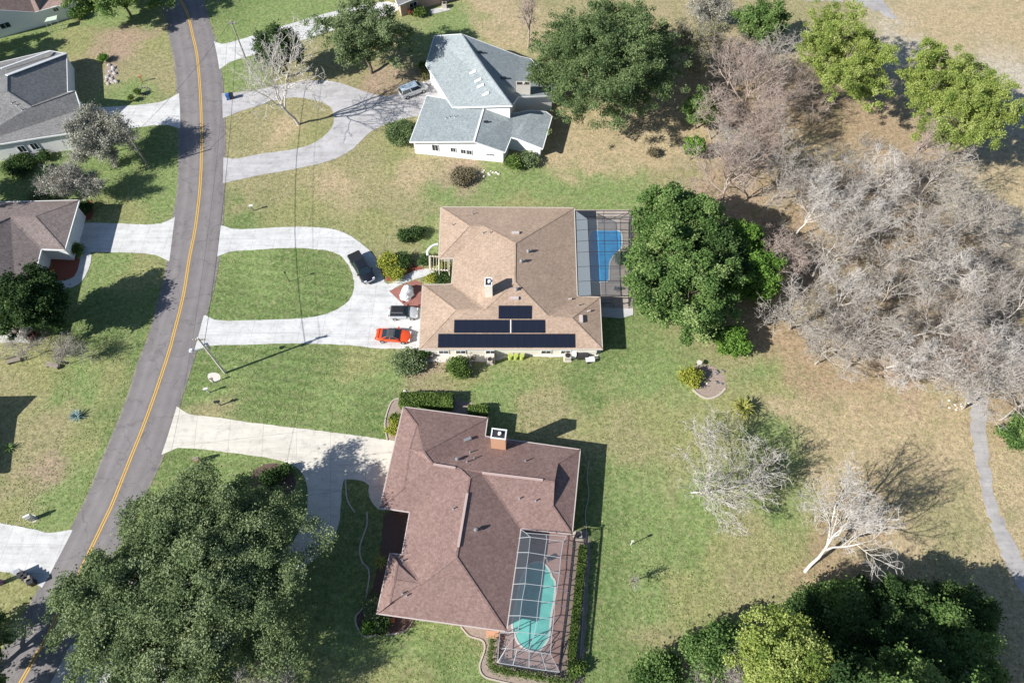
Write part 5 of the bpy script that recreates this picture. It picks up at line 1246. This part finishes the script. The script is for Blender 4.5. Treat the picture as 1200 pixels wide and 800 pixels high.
trash_can('blue recycling bin at the mouth of the upper loop driveway', 268.5, 116.5, M['bluebin'], .2)
trash_can('dark bin beside the blue recycling bin at the upper loop driveway', 272.5, 115.5, M['black'], .1)
def barrel(label, px, py):
    p = G(px, py); root = thing('lime_barrel', label, 'barrel', (p.x, p.y, 0), 0, 'lime green barrels below the solar panels')
    MB().tube((0, 0, 0), (0, 0, .85), .3, .3, n=16).build('drum', M['lime'], root, local=True)
    r = MB(); r.tube((0, 0, .83), (0, 0, .9), .33, n=16); r.tube((0, 0, .28), (0, 0, .32), .325, n=16); r.tube((0, 0, .56), (0, 0, .6), .325, n=16); r.build('rim', M['lime'], root, local=True)
barrel('leftmost lime green barrel against the cream wall', 598, 420); barrel('middle lime green barrel against the cream wall', 604.5, 420); barrel('rightmost lime green barrel against the cream wall', 611.5, 420)
def ac_unit(label, px, py, rz=0.0, s=.85):
    p = G(px, py); root = thing('air_conditioner', label, 'air conditioner', (p.x, p.y, 0), rz)
    b = MB(); b.box((0, 0, s / 2 + .06), (s, s, s)); b.box((0, 0, .03), (s + .25, s + .25, .08)); b.build('housing', M['trim_tan'], root, local=True)
    g = MB(); g.tube((0, 0, s + .06), (0, 0, s + .1), s * .42, n=18); g.build('fan_grille', M['metal_dark'], root, local=True)
ac_unit('air conditioner at the foot of the cream wall near the right corner', 665, 420); ac_unit('air conditioner beside the patio at the top edge', 521, 9); ac_unit('air conditioner beside the upper corner of the teal pool cage', 677, 628, .1, .8)
ac_unit('box shaped unit in the middle of the cream wall below the solar panels', 574, 424, .0, .7)
def chair(label, px, py, rz, mat):
    p = G(px, py); root = thing('garden_chair', label, 'chair', (p.x, p.y, 0), rz)
    MB().box((0, 0, .42), (.5, .5, .05)).build('seat', mat, root, local=True); MB().box((-.24, 0, .72), (.05, .5, .55)).build('backrest', mat, root, local=True)
    for a in (-1, 1):
        for b in (-1, 1): MB().box((a * .21, b * .21, .2), (.05, .05, .4)).build('leg', mat, root, local=True)
    for b in (-1, 1): MB().box((0, b * .25, .62), (.45, .05, .04)).build('armrest', mat, root, local=True)
chair('white plastic chair left of the upright bush below the solar panels', 545, 427, .4, M['trim_white']); chair('white plastic chair in the shade right of the upright bush', 550, 429, 2.2, M['trim_white'])
chair('dark chair beside the air conditioner below the solar panels', 555, 421, 1.2, M['wood'])
chair('chair on the blue pool deck under the screen cage', 722, 340, 1.0, M['metal_dark']); chair('brown chair beside the teal pool', 642, 655, .6, M['wood'])
def cart(label, px, py, rz):
    p = G(px, py); root = thing('garden_cart', label, 'cart', (p.x, p.y, 0), rz)
    b = MB(); b.box((0, 0, .45), (1.1, .65, .3), taper=1.1); b.build('tub', M['trim_white'], root, local=True)
    for s in (-1, 1): w = MB(); w.tube((-.25, s * .34, .22), (-.25, s * .42, .22), .22, n=16); w.build('wheel', M['rubber'], root, local=True)
    h = MB(); h.beam((.5, 0, .5), (1.1, 0, .8), .05, .05); h.build('handle', M['steel'], root, local=True)
cart('white garden cart on the grass below the right corner of the tan roof', 691, 423, .1)
def crate(label, px, py, sz, mat, rz=0.0):
    p = G(px, py); root = thing('storage_box', label, 'box', (p.x, p.y, 0), rz)
    MB().box((0, 0, sz[2] / 2), sz).build('body', mat, root, local=True); MB().box((0, 0, sz[2] + .03), (sz[0] + .06, sz[1] + .06, .06)).build('lid', mat, root, local=True)
crate('white storage box at the cream wall left of the garden cart', 666, 420.5, (.9, .6, .6), M['trim_white']) if False else None
crate('dark storage box standing beside the white garden cart', 682, 419, (1.3, .7, .7), M['metal_dark'], .05)
crate('pale blue grey storage box at the fence post below the solar panels', 576, 421, (.7, .6, .7), M['steel'], .0) if False else None
crate('white box against the cream wall between the barrels and the cart', 672, 418.5, (.6, .5, .9), M['trim_white'])
crate('tan wooden box under the left end of the cream wall', 503, 418, (1.0, .6, .6), M['wood'], .15)
crate('pale planter box on the orange brick step by the lower corner of the brown roof', 460, 727, (.45, .45, .35), M['terracotta'])
# privacy fence panel below the solar panels
fp_ = thing('fence_panel', 'short dark fence panel standing out from the cream wall below the solar panels', 'fence', tuple(G(579.5, 420)))
f_ = MB()
for k_ in range(8): f_.box((0, -.9 + k_ * .22, .75), (.03, .2, 1.5))
f_.build('board', M['wood'], fp_, local=True); MB().box((.04, -.1, 1.2), (.05, 1.9, .08)).build('rail', M['wood'], fp_, local=True)
# arbor in front of the tan roofed house
def arbor():
    c = G(513, 312); root = thing('arbor', 'cream painted garden arbor at the front corner of the tan roofed house', 'arbor', (c.x, c.y, 0))
    px = [(503,300),(514.5,301),(526,301),(503.5,315),(514,316),(526,317)]; Z = 2.3
    for q in px:
        p = G(*q, Z); MB().beam((p.x, p.y, .02), (p.x, p.y, Z), .14, .14).build('post', M['cream_wood'], root)
    b = MB()
    for a, d in ((0, 3), (1, 4), (2, 5), (0, 1), (1, 2), (3, 4), (4, 5)): b.beam(G(*px[a], Z + .08), G(*px[d], Z + .08 + .002 * a), .15, .16)
    for k_ in range(7):
        t = (k_ + .5) / 7; x = 503 + 23 * t; b.beam(G(x, 299.5, Z + .2), G(x + .2, 318, Z + .2), .05, .09)
    b.build('beam', M['cream_wood'], root)
    s = MB(); pts = [G(*q, Z + .05) for q in catmull([(501,299),(500.5,295),(504,290),(509,287),(513,286)], 4)]
    for k_ in range(len(pts) - 1): s.beam(pts[k_], pts[k_+1], .3, .15)
    s.build('arch', M['trim_white'], root)
arbor()
def awning(label, pxs, z):
    P_ = [G(*q, z) for q in pxs]; c = sum(P_, Vector()) / 4; root = thing('canopy', label, 'canopy', (c.x, c.y, 0))
    m = MB(); m.poly(P_); m.poly([p - Vector((0, 0, .06)) for p in P_[::-1]])
    for k_ in range(4): a, b = P_[k_], P_[(k_+1) % 4]; m.poly([a - Vector((0, 0, .18)), b - Vector((0, 0, .18)), b, a])
    m.build('cloth', M['awning'], root)
    for p in P_: MB().beam((p.x, p.y, 0), (p.x, p.y, z - .02), .06, .06).build('post', M['metal_white'], root)
awning('pale green canvas canopy against the wall of the pinkish roofed house', [(52,26),(66,23),(67,18),(55,21)], 2.0)
# benches under the bare trees of the left lawn
def bench(label, px, py, rz):
    p = G(px, py); root = thing('garden_bench', label, 'bench', (p.x, p.y, 0), rz)
    s = MB(); 
    for k_ in range(4): s.box((0, -.2 + k_ * .13, .45), (1.7, .1, .04))
    s.build('seat', M['wood'], root, local=True)
    s = MB()
    for k_ in range(3): s.box((0, .27, .6 + k_ * .14), (1.7, .04, .1))
    s.build('backrest', M['wood'], root, local=True)
    for x in (-.75, .75): MB().box((x, 0, .22), (.08, .5, .44)).build('leg', M['wood'], root, local=True)
bench('left weathered bench under the bare trees of the left lawn', 18, 424, .3); bench('right weathered bench under the bare trees of the left lawn', 63, 430, -.2)
# rocks
def rock(label, px, py, s, mat, seed, group=None, nm='rock'):
    rng = random.Random(seed); p = G(px, py); mb = MB(); rings = []
    for i in range(5):
        t = (i + .3) / 5 * math.pi * .55; rr = []
        for k_ in range(8):
            a = 6.283 * k_ / 8; q = s * math.cos(t * .9) * rng.uniform(.8, 1.15); rr.append((p.x + math.cos(a) * q, p.y + math.sin(a) * q * .8, s * .7 * math.sin(t) * rng.uniform(.9, 1.1) - .02 * (i == 0)))
        rings.append(rr)
    mb.loft(rings); o = mb.build(nm, mat); return props(o, label, 'rock', group)
rg = random.Random(3)
lb = 'one of the jumbled grey rocks piled beside the shadow of the grey roof'
for i in range(22): rock(lb, rg.uniform(124, 137), rg.uniform(76, 99), rg.uniform(.2, .45), M['stone'], i, 'rocks piled in the upper left lawn')
lb = 'one of the small dark stones ringing two plants above the upper left driveway'
for i in range(12): a = 6.283 * i / 12; rock(lb, 169 + 6 * math.cos(a), 107 + 4 * math.sin(a), .2, M['stone_dark'], 40 + i, 'stone ring in the upper left lawn')
lb = 'one of the white limestone rocks below the white wall of the silver blue garage'
for i in range(16): rock(lb, rg.uniform(560, 585), rg.uniform(199, 209), rg.uniform(.12, .25), M['stone_pale'], 60 + i, 'pale stones below the white wall')
lb = 'one of the pale stones scattered beside the head of the gravel path'
for i in range(10): rock(lb, rg.uniform(1112, 1136), rg.uniform(468, 485), rg.uniform(.12, .22), M['stone_pale'], 80 + i, 'pale stones by the gravel path')
lb = 'one of the dark stones in the round back lawn bed'
for i in range(9): rock(lb, rg.uniform(836, 850), rg.uniform(432, 452), rg.uniform(.15, .35), M['stone_dark'], 100 + i, 'stones in the round bed')
rock('white stone standing at the centre of the round back lawn bed', 828, 449, .22, M['stone_pale'], 120)
lb = 'one of the pale stones laid beside the hedge of the brown roofed house'
for i in range(12): rock(lb, rg.uniform(472, 487), rg.uniform(458, 463), rg.uniform(.1, .22), M['stone_pale'], 130 + i, 'pale stones beside the long hedge')
p = G(818, 428)
bb = thing('bird_bath', 'small grey bird bath at the top of the round back lawn bed', 'bird bath', (p.x, p.y, 0))
b = MB(); b.tube((0, 0, 0), (0, 0, .7), .12, .08, n=12); b.build('pedestal', M['stone'], bb, local=True); b = MB(); b.tube((0, 0, .68), (0, 0, .82), .18, .36, n=18); b.build('bowl', M['stone_pale'], bb, local=True)
p = G(739, 638)
lp = thing('lawn_post', 'thin white post standing alone in the back lawn above the sapling', 'post', (p.x, p.y, 0))
b = MB(); b.tube((0, 0, 0), (0, 0, 1.6), .05, .05, n=8); b.build('post', M['trim_white'], lp, local=True); b = MB(); b.box((0, 0, 1.75), (.3, .2, .3), taper=.6); b.build('bird_feeder', M['stone_pale'], lp, local=True)
p = G(339, 330)
lp = thing('lawn_lamp', 'thin dark lamp post standing in the oval lawn of the loop driveway', 'lamp post', (p.x, p.y, 0))
b = MB(); b.tube((0, 0, 0), (0, 0, 2.1), .04, .035, n=8); b.build('post', M['metal_dark'], lp, local=True); b = MB(); b.tube((0, 0, 2.1), (0, 0, 2.35), .1, .14, n=8); b.build('lamp_head', M['black'], lp, local=True)
# log lying at the head of the gravel path
a = G(1124, 456); b_ = G(1146, 446); lg = MB(); lg.tube(a + Vector((0, 0, .25)), b_ + Vector((0, 0, .3)), .26, .18, n=10)
obj1('fallen_log', lg, M['bark_white'], 'pale fallen log lying across the head of the gravel path', 'log')
# brick step slab by the cage
sheet('brick_step', [(570,738),(585,739.5),(584,748),(569.5,747)], .12, M['brick_orange'], 0)
for o in bpy.data.objects:
    if o.type == 'MESH' and o.parent is None and 'kind' not in o and 'label' not in o: print('UNLABELLED', o.name)
# grass tufts and weeds standing in the lawns
leafmat_t = leafmat('grass_tufts', (.10, .15, .04), (.22, .27, .09), (.46, .39, .23), .15)
def tufts():
    rng = np.random.default_rng(99); n = 260000
    px = rng.uniform(-20, 1220, n); py = rng.uniform(-10, 810, n)
    a = (px - 600) / FPX; b = (400 - py) / FPX; dy = b * math.cos(TILT) + math.sin(TILT); dz = b * math.sin(TILT) - math.cos(TILT)
    t = CH / -dz; x = a * t; y = dy * t
    keep = np.ones(n, bool)
    polys = SHEETS + [[(p.x, p.y) for p in A] + [(p.x, p.y) for p in B[::-1]]] + [[(p.x, p.y) for p in h.out] for h in (HT, HB, HW, HA, HM, HC, HD, HE)]
    for P_ in polys:
        P_ = np.array(P_); mn, mx = P_.min(0), P_.max(0)
        idx = np.where((x > mn[0]) & (x < mx[0]) & (y > mn[1]) & (y < mx[1]))[0]
        if not len(idx): continue
        c = np.zeros(len(idx), bool); xi, yi = x[idx], y[idx]; j = len(P_) - 1
        for i in range(len(P_)):
            yi0, yj0 = P_[i, 1], P_[j, 1]
            if yi0 != yj0: c ^= ((yi0 > yi) != (yj0 > yi)) & (xi < (P_[j, 0] - P_[i, 0]) * (yi - yi0) / (yj0 - yi0) + P_[i, 0])
            j = i
        keep[idx[c]] = False
    x, y, px, py = x[keep], y[keep], px[keep], py[keep]
    dn = np.array([noise.noise((u * .18, v * .18, 2)) + .6 * noise.noise((u * .7, v * .7, 5)) for u, v in zip(x, y)])
    k = rng.uniform(-.55, .95, len(x)) < dn; x, y, px, py, dn = x[k], y[k], px[k], py[k], dn[k]
    n = len(x); s_ = rng.uniform(.05, .15, n); az = rng.uniform(0, 6.283, n)
    dry = np.clip((px - 820) / 200, 0, 1) * .35 + np.where(py < 240, .18, 0)
    d = np.stack([np.cos(az), np.sin(az), np.zeros(n)], 1); u = np.stack([-np.sin(az), np.cos(az), np.zeros(n)], 1)
    base = np.stack([x, y, np.full(n, .005)], 1); top = base + d * (s_ * 1.3)[:, None]; top[:, 2] += s_ * .4
    V = np.stack([base - u * (s_ * .45)[:, None], base + u * (s_ * .45)[:, None], top + u * (s_ * .3)[:, None], top - u * (s_ * .3)[:, None]], 1)
    o = fastmesh('grass_tufts', V.reshape(-1, 3), np.arange(n * 4).reshape(n, 4), 4, leafmat_t, tone=np.clip(rng.normal(.38, .2, n) + dry + .3 * dn, 0, 1))
    props(o, 'rough grass tufts and weeds standing in the lawns', 'grass', kind='stuff')
tufts()
